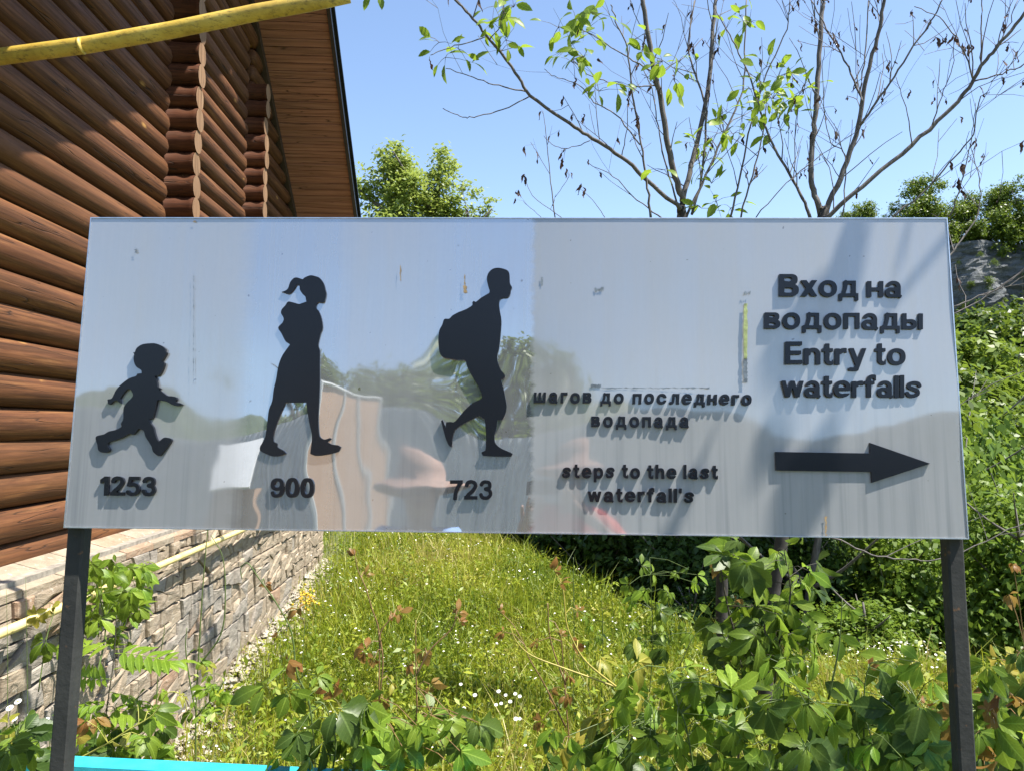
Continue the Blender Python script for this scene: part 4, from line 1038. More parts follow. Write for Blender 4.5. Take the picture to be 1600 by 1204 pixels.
# taller leafy weeds standing in clumps through the meadow
P = sample(230); VV = []; TT = []
for i in range(len(P)):
    gx_, gy_ = P[i]; 
    if gx_ < FX + .3: continue
    m_ = R.randint(14, 34); hh_ = R.uniform(.15, .48); c_ = np.array([gx_, gy_, Gz(gx_, gy_)])
    q = c_ + np.stack([R.normal(0, .07, m_), R.normal(0, .07, m_), hh_ * (R.rand(m_) ** .7)], 1)
    N = R.normal(size=(m_, 3)) * .6 + [0, -.2, .8]; N /= np.linalg.norm(N, axis=1, keepdims=True); T = np.cross(N, R.normal(size=(m_, 3))); T /= np.linalg.norm(T, axis=1, keepdims=True); B = np.cross(N, T)
    s_ = R.uniform(.022, .05, (m_, 1)); VV.append(np.stack([q - T * s_, q + B * s_ * .35, q + T * s_ - N * s_ * .3, q - B * s_ * .35], 1).reshape(-1, 3)); TT.append(np.full(m_ * 4, R.uniform(.05, .6)))
V = np.concatenate(VV); tag(put(fastmesh('meadow_weeds', V, np.arange(len(V)).reshape(-1, 4), NOTRI, MGR, tint=np.concatenate(TT)), 'meadow_weeds'), 'taller leafy weeds standing in clumps in the meadow', 'weeds', kind='stuff')
# white flower heads
P = sample(3600); n = len(P); q = fbm(P[:, 0], P[:, 1], .8, 31) + 0.5 * np.exp(-((P[:, 0] + 1.6) / .7) ** 2); P = P[q > .25][:1200]; n = len(P)
extra = np.stack([R.normal(4.55, .28, 130), R.normal(8.5, .18, 130)], 1); P = np.concatenate([P, extra]); n = len(P); z = G(P[:, 0], P[:, 1]) + R.uniform(.14, .36, n)
V = []; Q = []; mi = []
for i in range(n):
    r_ = R.uniform(.006, .015); k = len(V); tl = R.normal(0, .3, 2)
    for j in range(6): t = j * math.pi / 3; V.append((P[i, 0] + math.cos(t) * r_, P[i, 1] + math.sin(t) * r_ * .9, z[i] + tl[0] * math.cos(t) * r_ + tl[1] * math.sin(t) * r_ + .004))
    Q.append(tuple(range(k, k + 6))); mi.append(0)
    for j in range(4): t = j * math.pi / 2; V.append((P[i, 0] + math.cos(t) * r_ * .3, P[i, 1] + math.sin(t) * r_ * .3 - .002, z[i] + .007))
    Q.append(tuple(range(k + 6, k + 10))); mi.append(1)
PETAL = simple('white_petal', (.78, .78, .74), .6, .06, 30); YC = simple('yellow_floret', (.65, .42, .03), .6, .2, 60)
tag(put(meshdata('white_wildflowers', V, Q, [PETAL, YC], mi=mi), 'white_wildflowers'), 'tiny white wildflowers scattered through the meadow', 'flowers', kind='stuff')
# pale rubble at the foot of the base
n = 1200; gy = R.uniform(5.8, 12.6, n); gx = FX + .05 + np.abs(R.normal(0, .16, n)); gz = G(gx, gy); V = []; F = []
for i in range(n):
    s_ = R.uniform(.012, .045) * (1.5 if R.rand() < .08 else 1); k = len(V); rr_ = R.uniform(.6, 1.3, 6) * s_
    c_ = (gx[i], gy[i], gz[i] + s_ * .3 + max(0, .22 - (gx[i] - FX)) * .6)
    V += [(c_[0] + rr_[0], c_[1], c_[2]), (c_[0] - rr_[1], c_[1], c_[2]), (c_[0], c_[1] + rr_[2], c_[2]), (c_[0], c_[1] - rr_[3], c_[2]), (c_[0], c_[1], c_[2] + rr_[4] * .7), (c_[0], c_[1], c_[2] - rr_[5])]
    F += [(k + a_, k + b_, k + c2) for a_, b_, c2 in ((0, 2, 4), (2, 1, 4), (1, 3, 4), (3, 0, 4), (2, 0, 5), (1, 2, 5), (3, 1, 5), (0, 3, 5))]
tag(put(meshdata('rubble', V, F, simple('pale_rubble', (.33, .29, .23), .9, .25, 9)), 'rubble'), 'pale stone rubble along the foot of the cabin base', 'rubble', kind='stuff')
# ------------------------------------------------------------------ bare trees behind the sign
def limb(tree, pts2, d0, d1, r0, r1, twigs=6, dead=4, name='branch', leafy=None, nseg=7, tl=(.25, .8)):
    """pts2 photograph points, depth going d0 -> d1"""
    n = len(pts2); r0 *= .76; r1 *= .8
    pts = [PY(a, b, d0 + (d1 - d0) * i / max(1, n - 1)) for i, (a, b) in enumerate(pts2)]
    path = smooth_path(pts, 5); m_ = len(path); path = [p + rv(.004) for p in path]
    rad_ = [r0 + (r1 - r0) * (i / (m_ - 1)) ** .8 for i in range(m_)]
    mb_ = MB(); mb_.tube(path, rad_, nseg if r0 > .02 else 5, wob=.06)
    hang = []
    for k_ in range(twigs):
        i = random.randint(int(m_ * .15), m_ - 1); p = path[i]; d = (path[min(i + 1, m_ - 1)] - path[max(i - 1, 0)]).normalized()
        L = random.uniform(*tl); side = (rv(1) - d * rv(1).dot(d)).normalized(); g = (side * .75 + d * .7 + Vector((0, 0, .35))).normalized()
        q = [p]; cur = g
        for s in range(4): cur = (cur + rv(.14) + Vector((0, 0, .05))).normalized(); q.append(q[-1] + cur * L / 4)
        ra = min(.0055, rad_[i] * .6); mb_.tube(q, [ra, ra * .85, ra * .7, ra * .6, ra * .45], 4, cap=False); hang += [q[4], q[3], q[2]]
        if random.random() < .6:
            j = random.randint(1, 3); cur = (cur + rv(.7)).normalized(); qq = [q[j], q[j] + cur * L * .25, q[j] + cur * L * .5 + rv(.02)]; mb_.tube(qq, [.0028, .0024, .002], 3, cap=False); hang.append(qq[-1])
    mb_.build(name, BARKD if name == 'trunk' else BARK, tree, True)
    hang.append(path[-1]); random.shuffle(hang)
    for p in hang[:dead]:
        for c_ in range(random.choice((1, 1, 2))):
            put(random.choice(DEAD), 'withered_leaf', tree, M=Matrix.Translation(p + rv(.012)) @ Matrix.Rotation(random.uniform(0, 6.28), 4, 'Z') @ Matrix.Rotation(random.uniform(-.6, .6), 4, 'X') @ Matrix.Scale(random.uniform(.06, .125) * (2.2 if d0 > 12 else 1), 4))
    return path
def sprig(tree, px, py, y, n, size=.125, spreadpx=20, mats=None):
    """a spray of broad serrated leaves around a photograph point"""
    c = PY(px, py, y); mb_ = MB(); ps = spreadpx / FPX * y
    for k_ in range(n):
        o = Vector((random.gauss(0, 1), random.gauss(0, .9), random.gauss(0, .8))) * ps * .8; p = c + o
        yd = (o.normalized() + rv(.35) + Vector((0, 0, -.25))).normalized()
        nn = (Vector((0, -.45, .75)) + rv(.45))
        put(random.choice(mats or CHL), 'leaf', tree, M=orient(p, yd, nn, size * random.uniform(.6, 1.2)))
        mb_.tube([c, c + o * .5 + Vector((0, 0, .01)), p], [.003, .0022, .0015], 3, cap=False)
    if n: mb_.build('twig', BARK, tree)
c2 = lambda s: [(540 + a / 3.009, b / 3.009) for a, b in s]
c3 = lambda s: [(1040 + a / 2.857, b / 2.857) for a, b in s]
TA = thing('half_bare_tree', (2.05, 7.0, Gz(2.05, 7)), 'half bare tree behind the sign with a long limb reaching left, left of two', 'tree')
DA = 7.0
limb(TA, [(1145, 1130), (1130, 1040), (1128, 960), (1126, 840), (1105, 650), (1080, 450), (1067, 345), (1064, 322)], DA, DA, .082, .052, 0, 0, 'trunk', nseg=12)
limb(TA, c2([(1575,985),(1555,965),(1420,850),(1300,740),(1160,650),(1050,580),(870,450),(800,340),(680,190),(600,90),(515,0),(470,-60)]), DA, 6.2, .030, .010, 9, 6, tl=(.15, .5))
limb(TA, c2([(870,455),(740,515),(600,550),(540,548),(455,512)]), 6.6, 6.4, .008, .004, 0, 0)
limb(TA, c2([(855,435),(720,405),(600,365),(470,320)]), 6.6, 6.5, .009, .004, 1, 0)
limb(TA, c2([(660,178),(560,205),(450,240),(400,260)]), 6.4, 6.3, .007, .004, 0, 1)
limb(TA, c2([(680,190),(720,130),(740,60),(745,0)]), 6.4, 6.3, .007, .004, 0, 0)
limb(TA, c2([(1300,740),(1325,600),(1330,470),(1345,400)]), 6.9, 6.8, .007, .003, 2, 3)
limb(TA, c2([(1190,660),(1175,480),(1170,360)]), 6.8, 6.7, .006, .003, 1, 0)
limb(TA, c2([(1150,660),(1080,690),(1000,695),(930,640)]), 6.8, 6.7, .006, .003, 1, 3)
limb(TA, c2([(1585,950),(1550,830),(1510,650),(1480,450),(1450,330),(1420,150),(1395,0),(1380,-90)]), DA, 6.7, .040, .024, 9, 5, nseg=9, tl=(.2, .7))
limb(TA, c2([(1455,400),(1370,410),(1280,395),(1160,360),(1060,280)]), 6.85, 6.5, .010, .004, 1, 0)
limb(TA, c2([(1445,340),(1330,270),(1200,190),(1100,130)]), 6.8, 6.4, .010, .004, 1, 1)
limb(TA, c2([(1465,365),(1530,310),(1595,265),(1680,180)]), 6.8, 7.2, .009, .004, 1, 1)
limb(TA, c3([(60,975),(100,800),(140,640),(190,400),(210,150),(222,0),(228,-80)]), DA, 7.3, .036, .020, 12, 8, nseg=9, tl=(.2, .7))
limb(TA, c2([(1435,1030),(1415,850),(1390,680),(1350,450),(1325,230),(1270,100),(1250,20)]), 6.6, 6.4, .016, .006, 6, 6, tl=(.2, .6))
limb(TA, c2([(1385,680),(1270,540),(1170,480),(1100,400),(980,360),(935,325)]), 6.5, 6.2, .009, .003, 2, 1)
limb(TA, c2([(1495,1030),(1370,940),(1260,830),(1140,770)]), 6.6, 6.5, .009, .003, 3, 5)
limb(TA, c2([(1560,960),(1500,750),(1470,600),(1440,420),(1400,330)]), 7.0, 7.1, .012, .005, 3, 2)
for a in ([(90,975),(200,740),(280,560),(345,400),(355,200),(358,0)], [(120,960),(160,800),(180,500),(120,300),(100,200),(130,0)]):
    limb(TA, c3(a), 7.0, 7.2, .018, .008, 9, 6, tl=(.2, .7))
for (x_, y_, n_) in ((440,200,4),(470,270,3),(530,230,3),(690,110,6),(745,60,6),(790,35,5),(755,190,4),(735,240,4),(700,30,4),(1000,130,5),(1080,80,7),(1150,60,7),(1130,150,6),(1040,240,5),(1060,290,5),(1120,270,6),(1190,430,5),(1270,385,4),(1400,230,4),(1490,290,5),(1540,370,4),(1370,180,3),(1500,800,3)):
    a, b = c2([(x_, y_)])[0]; sprig(TA, a, b, 6.4 + random.uniform(-.2, .2), int(n_ * 1.4), .15, 17)
for (x_, y_, n_) in ((60,275,4),(125,300,4),(270,130,4),(375,100,5),(330,70,3),(150,650,4),(180,720,6),(205,820,5),(225,900,5),(290,930,4),(160,930,3)):
    a, b = c3([(x_, y_)])[0]; sprig(TA, a, b, 7.0 + random.uniform(-.2, .2), int(n_ * 1.4), .14, 16)

TB = thing('bare_tree', (3.05, 6.4, Gz(3.05, 6.4)), 'mostly bare tree behind the right half of the sign with curled dead leaves', 'tree')
DB = 6.4
limb(TB, [(1195, 1110), (1205, 960), (1225, 820), (1262, 560), (1285, 345), (1284, 330)], DB, DB, .075, .055, 0, 0, 'trunk', nseg=12)
limb(TB, c3([(695,965),(660,850),(650,740),(665,550),(680,350),(695,100),(705,0),(708,-80)]), DB, 6.5, .034, .022, 10, 8, nseg=9)
limb(TB, c3([(700,965),(780,800),(850,600),(880,440),(910,300),(950,150),(975,0),(985,-80)]), DB, 6.1, .032, .016, 12, 9, nseg=9)
limb(TB, c3([(870,430),(800,270),(720,130),(650,0)]), 6.2, 6.4, .012, .006, 4, 3)
limb(TB, c3([(870,560),(960,430),(1060,280),(1180,100),(1240,0)]), 6.2, 5.9, .014, .007, 7, 6)
limb(TB, c3([(880,450),(870,400),(890,250),(905,0)]), 6.1, 6.2, .012, .006, 4, 4)
limb(TB, c3([(700,975),(730,960),(880,830),(1100,650),(1280,480),(1370,370),(1420,280),(1500,190),(1600,60),(1680,-40)]), DB, 5.6, .028, .014, 10, 10, nseg=9)
limb(TB, c3([(1370,350),(1330,230),(1240,100),(1110,30)]), 5.9, 5.8, .009, .004, 4, 4)
limb(TB, c3([(1410,290),(1410,130),(1415,0),(1418,-60)]), 5.9, 6.0, .009, .005, 2, 2)
limb(TB, c3([(1380,365),(1500,330),(1600,290),(1700,240)]), 5.9, 5.7, .009, .005, 3, 2)
limb(TB, c3([(1190,560),(1230,430),(1280,300),(1285,150)]), 6.0, 5.9, .007, .003, 3, 4)
limb(TB, c3([(1470,210),(1530,120),(1570,0)]), 5.8, 5.8, .007, .004, 3, 2)
limb(TB, c3([(1100,650),(1070,480),(1030,350)]), 6.1, 6.0, .007, .003, 3, 4)
limb(TB, c3([(1000,985),(1160,850),(1290,700),(1370,600),(1400,450),(1450,410)]), 6.1, 5.7, .012, .004, 7, 9)
limb(TB, c3([(645,975),(600,860),(520,720),(450,580),(410,450),(370,330),(300,180),(230,60)]), 6.5, 6.7, .020, .006, 8, 6)
limb(TB, c3([(290,975),(340,750),(380,560),(450,330),(540,130),(555,0)]), 6.7, 6.6, .013, .006, 9, 7)
limb(TB, c3([(330,975),(400,740),(440,560),(450,470)]), 6.8, 6.8, .012, .006, 5, 4)
limb(TB, c3([(400,975),(540,820),(700,690),(860,580)]), 6.3, 6.2, .007, .003, 5, 4)
limb(TB, c3([(790,965),(800,700),(740,640),(710,520),(700,330),(710,200)]), 6.2, 6.3, .008, .003, 6, 9)
limb(TB, c3([(1240,1180),(1300,1100),(1390,960),(1400,800),(1355,640)]), 5.5, 5.6, .011, .003, 5, 5)
limb(TB, c3([(1270,975),(1310,850),(1350,700),(1375,560),(1385,460)]), 5.8, 5.7, .008, .003, 4, 4)
limb(TB, [(1484, 482), (1540, 460), (1580, 440), (1625, 395)], 5.4, 5.2, .009, .004, 2, 2)
limb(TB, [(1484, 495), (1545, 462), (1600, 420), (1640, 390)], 5.6, 5.5, .008, .004, 1, 1)
limb(TB, [(1490, 640), (1540, 605), (1600, 580), (1650, 560)], 5.6, 5.4, .005, .003, 2, 0)
limb(TB, [(1300, 838), (1360, 865), (1420, 873), (1475, 873), (1560, 835), (1640, 800)], 5.0, 4.8, .0075, .004, 3, 0)
for (x_, y_, n_) in ((450,300,5),(430,385,6),(500,350,6),(480,440,7),(600,420,5),(530,460,6),(620,400,4),(560,500,4),(340,530,5),(250,590,5),(300,600,4),(470,570,3),(540,330,4),(380,400,5),(440,455,6),(270,500,3),(220,540,3)):
    a, b = c3([(x_, y_)])[0]; sprig(TB, a, b, 6.6 + random.uniform(-.2, .2), int(n_ * 1.5), .13, 16)
# the long right hand limb arches overhead and forward, out of the frame; its leaves shade the sign's corner
def limb3(tree, pts, r0, r1):
    path = smooth_path(pts, 5); mb_ = MB(); mb_.tube(path, [r0 + (r1 - r0) * i / (len(path) - 1) for i in range(len(path))], 7, wob=.05); mb_.build('branch', BARK, tree, True); return path
e0 = PY(*c3([(1640, 0)])[0], 5.65)
pp = limb3(TB, [e0, Vector((4.2, 4.4, 4.9)), Vector((3.5, 3.0, 4.7)), Vector((2.75, 1.8, 4.3)), Vector((2.15, 1.44, 4.05)), Vector((1.75, 1.38, 3.65))], .018, .006)
for i in range(110):
    t = random.random() ** .6; p = pp[min(len(pp) - 1, int(t * len(pp)))] + Vector((random.gauss(.1, .36), random.gauss(0, .2), random.gauss(-.05, .2)))
    if p.x / p.y < .85: continue
    put(random.choice(CHL), 'leaf', TB, M=orient(p, rv(1), Vector((0, 0, 1)) + rv(.4), random.uniform(.10, .17)))
# leaf tips hanging into the top of the frame
TO = thing('overhanging_twig', PY(578, -14, 4.2), 'green leaf tips hanging into the picture beside the end of the yellow pipe', 'twig')
mb = MB(); mb.tube([PY(578, -14, 4.2), PY(600, -50, 4.2), PY(640, -120, 4.3)], .003, 4); mb.build('stem', BARK, TO)
for (a, b, dx, dz) in ((577, -6, -.6, -1), (592, -8, .5, -1), (603, -18, .9, -.4), (566, -16, -1, -.2)):
    put(random.choice(CHL), 'leaf', TO, M=orient(PY(a, b, 4.2), (dx * .7, -.1, dz), (.2, -.7, .6), .085))
# bare sapling left of the tree
for nm, lab, stems in (('bare_sapling', 'thin bare sapling with a few curled leaves above the walking man sign figure', [([(985,1035),(960,810),(940,620),(928,520)], .007, 2), ([(1025,1030),(880,920),(840,820)], .004, 1), ([(985,930),(1040,850),(1055,815)], .003, 1), ([(960,820),(900,720),(870,670)], .003, 1), ([(930,1030),(860,970),(835,950)], .003, 1), ([(1225,1030),(1160,940),(1105,890)], .004, 1)]),):
    TS = thing(nm, (PY(870, 700, 15.5).x, 15.5, Gz(1.5, 15.5)), lab, 'sapling')
    limb(TS, [(872, 950), (870, 800), (868, 600), (867, 344)], 15.5, 15.5, .027, .019, 0, 0, 'stem')
    for s_, r_, dd in stems: limb(TS, c2(s_), 15.5, 15.5, r_ * 2.7, .006, dd, dd + 1, tl=(.2, .6))
TS = thing('dry_stalk', (PY(728, 330, 15.5).x, 15.5, Gz(-.3, 15.5)), 'dry stalk with one dead leaf in front of the distant lime trees', 'stalk')
limb(TS, [(745, 830), (742, 700), (738, 500), (733, 345), (727, 318), (722, 290)], 15.5, 15.5, .016, .006, 0, 0, 'stem')
for a, b in ((729, 330), (733, 337), (742, 342)): put(random.choice(DEAD), 'withered_leaf', TS, M=Matrix.Translation(PY(a, b - 6, 15.5)) @ Matrix.Scale(.17, 4))

# ------------------------------------------------------------------ turquoise rail
m = NT('turquoise_paint'); v = m.coord('Object'); m.col(m.ramp(m.noise(v, 14, 5), [(.3, (.02, .36, .47)), (.7, (.04, .47, .60))])); m.rough(.42); m.bump(m.noise(v, 90, 3), .15, .003); TQ = m.m
a = PY(20, 1182, 2.40); b = PY(430, 1202, 2.33); d = (b - a).normalized(); b2 = a + d * 4.2; a2 = a - d * 1.6
FN = thing('turquoise_fence', ((a2.x + b2.x) / 2, 2.36, 0), 'low turquoise painted rail fence below the sign at the left', 'fence')
nrm = Vector((-d.y, d.x, 0)).normalized()
def bar(p, q, w_, h_, name, mat, parent, drop=0):
    dd_ = (q - p).normalized(); L = (q - p).length; up = nrm.cross(dd_); mm = Matrix(((dd_.x, nrm.x, -up.x), (dd_.y, nrm.y, -up.y), (dd_.z, nrm.z, -up.z)))
    mb_ = MB(); bv = .004
    pr_ = [(-w_, -h_ + bv), (-w_ + bv, -h_), (w_ - bv, -h_), (w_, -h_ + bv), (w_, h_ - bv), (w_ - bv, h_), (-w_ + bv, h_), (-w_, h_ - bv)]
    upz = Vector((0, 0, 1)); V_ = [e + nrm * s + upz * (t - h_ - drop) for e in (p, q) for s, t in pr_]
    mb_.add(V_, [(0, 1, 2, 3, 4, 5, 6, 7)[::-1], (8, 9, 10, 11, 12, 13, 14, 15)] + [(i, (i + 1) % 8, (i + 1) % 8 + 8, i + 8) for i in range(8)]); mb_.build(name, mat, parent)
bar(a2, b2, .032, .022, 'rail', TQ, FN); bar(a2, b2, .018, .02, 'rail', TQ, FN, drop=.32)
for t in (.15, .5, .85):
    p = a2 + (b2 - a2) * t; mb = MB(); mb.box((p.x, p.y, (p.z - .045) / 2 - .2), (.022, .022, (p.z - .045) / 2 + .2)); mb.build('post', TQ, FN)

# ------------------------------------------------------------------ creepers and herbs near the sign
def creeper(label, stems, leaves, depth, mat=None, fill=None, cat='creeper', r=.0035, name='creeper', petal=None, px=None):
    """stems: lists of photograph points; leaves: (px, py, size px, kind[, direction deg, 0 = down])"""
    f = (lambda a, b, d=0: PX(a, b, px + d)) if px is not None else (lambda a, b, d=0: PY(a, b, depth + d))
    p0 = f(*stems[0][0]); T = thing(name, (p0.x, p0.y, Gz(p0.x, p0.y)), label, cat, 'creepers and herbs around the sign')
    allp = []; mb_ = MB()
    for st in stems:
        off = random.uniform(-.06, .06); path = smooth_path([f(a, b, off) for a, b in st], 5); allp += path; n = len(path)
        mb_.tube(path, [r * (1 - .6 * i / (n - 1)) for i in range(n)], 5)
    L = list(leaves)
    if fill:
        for (n, x0, y0, x1, y1, s0, s1, kinds) in fill:
            for _ in range(n): L.append((random.uniform(x0, x1), random.uniform(y0, y1), random.uniform(s0, s1), random.choice(kinds), None, random.uniform(-.28, .22)))
    for lf in L:
        a, b, s, kd = lf[:4]; dd_ = lf[5] if len(lf) > 5 else random.uniform(-.08, .08); p = f(a, b, dd_)
        dist = (p - EYE).length; size = s / FPX * dist * {'r': .68, 'y': .78, 'p': 1.0}.get(kd, .86) * random.uniform(.8, 1.12)
        ang = RAD(lf[4]) if len(lf) > 4 and lf[4] is not None else random.gauss(0, .9)
        yd = Vector((math.sin(ang), random.uniform(-.45, .35), -math.cos(ang) * .75))
        toc = (EYE - p).normalized(); nn = toc * random.uniform(.25, .8) + Vector((0, 0, random.uniform(.35, 1.0))) + rv(.28)
        me = random.choice(PAL[kd] if kd != 'p' else PIN)
        put(me, 'leaf', T, M=orient(p, yd, nn, size))
        near = min(allp, key=lambda q: (q - p).length + (.25 if q.z > p.z + .03 else 0))
        if (near - p).length < .32: mb_.tube([near, (near + p) / 2 + Vector((0, 0, .015)), p], [.0018, .0016, .0014], 3, cap=False)
    mb_.build('stem', mat or STEMG, T, True); return T
o2 = lambda s: [(350 + a / 2.98, 800 + b / 2.98) for a, b in s]
o3 = lambda s: [(750 + a / 2.98, 800 + b / 2.98) for a, b in s]
o4 = lambda s: [(1150 + a / 2.98, 800 + b / 2.98) for a, b in s]
def lv(o, s): return [(*o([(q[0], q[1])])[0], q[2] / 2.98, *q[3:]) for q in s]
creeper('tall creeper shoot with a hooked tip in front of the stone base corner',
        [o2([(430,1230),(400,900),(340,750),(325,620),(305,530),(230,400),(165,310),(110,235),(78,262),(84,310)])],
        lv(o2, [(300,690,130,'r',-30),(330,700,90,'r',40),(345,450,90,'r',-110),(510,800,150,'r',10),(200,800,210,'g',-100),(300,830,170,'g',30),(430,760,110,'g',80),(250,560,60,'r',0),(190,330,70,'r',20)]), 2.5)
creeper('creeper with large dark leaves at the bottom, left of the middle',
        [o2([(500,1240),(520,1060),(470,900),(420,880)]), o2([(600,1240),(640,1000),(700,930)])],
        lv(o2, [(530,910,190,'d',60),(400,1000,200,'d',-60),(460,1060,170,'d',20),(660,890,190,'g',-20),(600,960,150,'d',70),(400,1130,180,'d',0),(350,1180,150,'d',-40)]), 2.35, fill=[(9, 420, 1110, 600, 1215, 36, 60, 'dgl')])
creeper('tallest upright creeper shoot with bronze leaf tips near the middle of the meadow',
        [o2([(720,1240),(725,1000),(722,800),(722,560),(690,450),(660,350),(625,270),(605,175)]), o2([(722,600),(735,545),(790,480)]), o2([(722,560),(740,700),(720,900)])],
        lv(o2, [(660,640,120,'r',-90),(700,680,90,'r',-30),(810,465,100,'r',90),(775,470,60,'r',60),(740,870,100,'r',0),(780,790,90,'y',60),(760,960,190,'g',70),(680,990,190,'g',-70),(790,1010,180,'g',20),(860,1080,120,'y',10),(640,1080,160,'l',-40),(560,1040,150,'g',-70),(608,200,60,'r',175),(660,290,60,'r',170)]), 2.5, mat=STEMR, fill=[(8, 540, 1120, 660, 1215, 36, 60, 'glg')])
creeper('thin branching creeper shoot with orange leaves right of the tallest shoot',
        [o2([(890,1200),(898,900),(893,700),(893,500)]), o2([(895,760),(960,640),(1060,540),(1085,455)])],
        lv(o2, [(930,640,110,'r',0),(880,700,80,'r',-80),(960,800,90,'r',60),(1090,470,90,'r',170),(1100,510,60,'r',150),(960,950,190,'g',80),(1020,970,170,'g',60),(900,960,150,'g',-60),(990,1060,150,'g',30),(1100,1060,150,'g',60)]), 2.55, mat=STEMR, fill=[(8, 640, 1110, 760, 1215, 34, 56, 'gld')])
creeper('reddish twin stemmed creeper rising before the shaded thicket edge',
        [o3([(430,1220),(410,1000),(395,830),(380,600),(375,560)]), o3([(400,800),(330,600),(315,420)]), o3([(400,1000),(300,800),(230,680),(210,620)])],
        lv(o3, [(330,830,80,'r',0),(290,970,80,'r',-60),(410,760,80,'r',60),(270,600,60,'r',-80),(400,850,90,'r',30),(380,1090,150,'y',-30),(440,1080,120,'y',40),(110,555,60,'r',-90),(95,460,60,'r',160),(375,570,50,'r',170),(320,500,60,'l',80)]), 2.7, mat=STEMR)
creeper('arching yellow stemmed creeper with pale fresh leaves right of the meadow',
        [o3([(660,830),(500,700),(430,590),(400,500),(385,350),(340,255)]), o3([(640,815),(520,770),(380,720),(240,665),(170,600),(140,530)]), o3([(700,1230),(690,1000),(670,830)])],
        lv(o3, [(345,270,70,'r',160),(375,330,70,'r',170),(450,455,80,'r',90),(460,600,90,'r',-30),(560,680,150,'y',80),(730,700,200,'y',80),(650,850,210,'l',-35),(680,860,160,'l',15),(720,830,130,'y',80),(560,940,150,'y',-50),(600,940,120,'y',40)]), 2.4, mat=simple('yellow_stem', (.36, .30, .06), .5, .2, 30))
creeper('bright green creeper mass left of the leafy tree trunk at the bottom',
        [o3([(1000,1230),(960,1000),(900,850),(860,720)]), o3([(860,1230),(820,1050),(800,900)])],
        lv(o3, [(800,850,190,'l',-80),(900,840,200,'g',10),(890,770,130,'g',-20),(990,850,150,'l',60),(1000,960,200,'l',-10),(1050,990,180,'l',70),(960,720,120,'l',80),(1090,740,140,'g',70),(1150,820,140,'g',40),(620,1010,200,'d',-60),(700,1020,200,'d',40)]), 2.45,
        fill=[(30, 960, 1050, 1150, 1215, 34, 62, 'glldg'), (10, 850, 1120, 960, 1215, 32, 56, 'dgl')])
creeper('creeper climbing the trunk behind the sign, dense with broad leaves',
        [[(1150, 1240), (1160, 1050), (1140, 960), (1128, 900), (1122, 845), (1120, 800)], [(1200, 1210), (1215, 1020), (1235, 930), (1225, 860)]],
        [(1150, 895, 50, 'g', 0), (1120, 880, 26, 'r', -40), (1121, 860, 22, 'r', 120), (1148, 936, 32, 'r', 60), (1165, 885, 60, 'g', 60), (1213, 860, 50, 'g', 40), (1115, 965, 55, 'g', -50), (1180, 945, 60, 'g', 80), (1262, 890, 50, 'l', 60), (1255, 970, 50, 'l', 50), (1205, 995, 60, 'd', 20), (1180, 1000, 66, 'd', -10), (1200, 940, 60, 'd', 30)], 3.6,
        fill=[(46, 1130, 838, 1280, 1060, 30, 58, 'gglldg'), (12, 1120, 960, 1200, 1090, 34, 56, 'dgd')], r=.006, mat=STEMD)
creeper('big pale three part leaves standing out at the lower right of the trunk',
        [o4([(300,1230),(240,1000),(225,800),(300,740)])],
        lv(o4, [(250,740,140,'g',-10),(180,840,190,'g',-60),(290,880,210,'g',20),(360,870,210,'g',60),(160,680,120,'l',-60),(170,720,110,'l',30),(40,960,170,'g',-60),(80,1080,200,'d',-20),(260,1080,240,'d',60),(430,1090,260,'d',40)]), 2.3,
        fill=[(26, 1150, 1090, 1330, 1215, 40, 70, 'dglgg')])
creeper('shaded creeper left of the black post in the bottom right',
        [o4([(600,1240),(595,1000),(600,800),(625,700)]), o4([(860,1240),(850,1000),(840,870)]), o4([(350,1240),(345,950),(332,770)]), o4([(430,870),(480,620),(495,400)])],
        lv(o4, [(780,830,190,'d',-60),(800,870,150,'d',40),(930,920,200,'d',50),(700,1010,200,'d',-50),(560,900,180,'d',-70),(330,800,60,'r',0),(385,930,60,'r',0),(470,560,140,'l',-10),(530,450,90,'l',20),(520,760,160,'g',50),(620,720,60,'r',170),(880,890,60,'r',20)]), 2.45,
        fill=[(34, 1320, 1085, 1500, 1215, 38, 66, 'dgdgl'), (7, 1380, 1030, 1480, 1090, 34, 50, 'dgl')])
creeper('dusky reddish creeper in the bottom right corner beyond the post',
        [o4([(1130,1230),(1180,1000),(1260,900),(1345,880)]), o4([(1250,1230),(1230,900),(1290,700),(1345,620)])],
        lv(o4, [(1290,240,80,'r',80),(1270,380,90,'r',60),(1300,710,130,'y',60),(1220,830,120,'r',-60),(1290,850,120,'r',50),(1320,960,120,'y',40),(1180,920,110,'r',-50),(1240,1060,170,'d',0),(1330,1100,160,'d',40),(1140,1010,130,'d',-40)]), 2.5,
        fill=[(20, 1500, 1090, 1610, 1215, 36, 60, 'gdgrl'), (8, 1530, 1010, 1610, 1090, 30, 46, 'dryg')], mat=STEMR)
creeper('creeper cushion hanging over the pale pipe on the stone base',
        [[(150, 1060), (165, 980), (150, 900), (175, 880), (205, 905)]],
        [(150, 885, 34, 'g', -60), (175, 885, 34, 'l', 40), (205, 895, 34, 'l', 60), (222, 915, 36, 'g', 20), (195, 925, 34, 'g', 0), (140, 960, 36, 'g', -20), (155, 965, 34, 'l', 30), (215, 950, 30, 'g', 10), (170, 1000, 30, 'l', 10)], 5,
        fill=[(34, 135, 876, 228, 960, 20, 34, 'gllg'), (8, 132, 960, 200, 1010, 20, 30, 'lgg')], px=-2.28, r=.006)
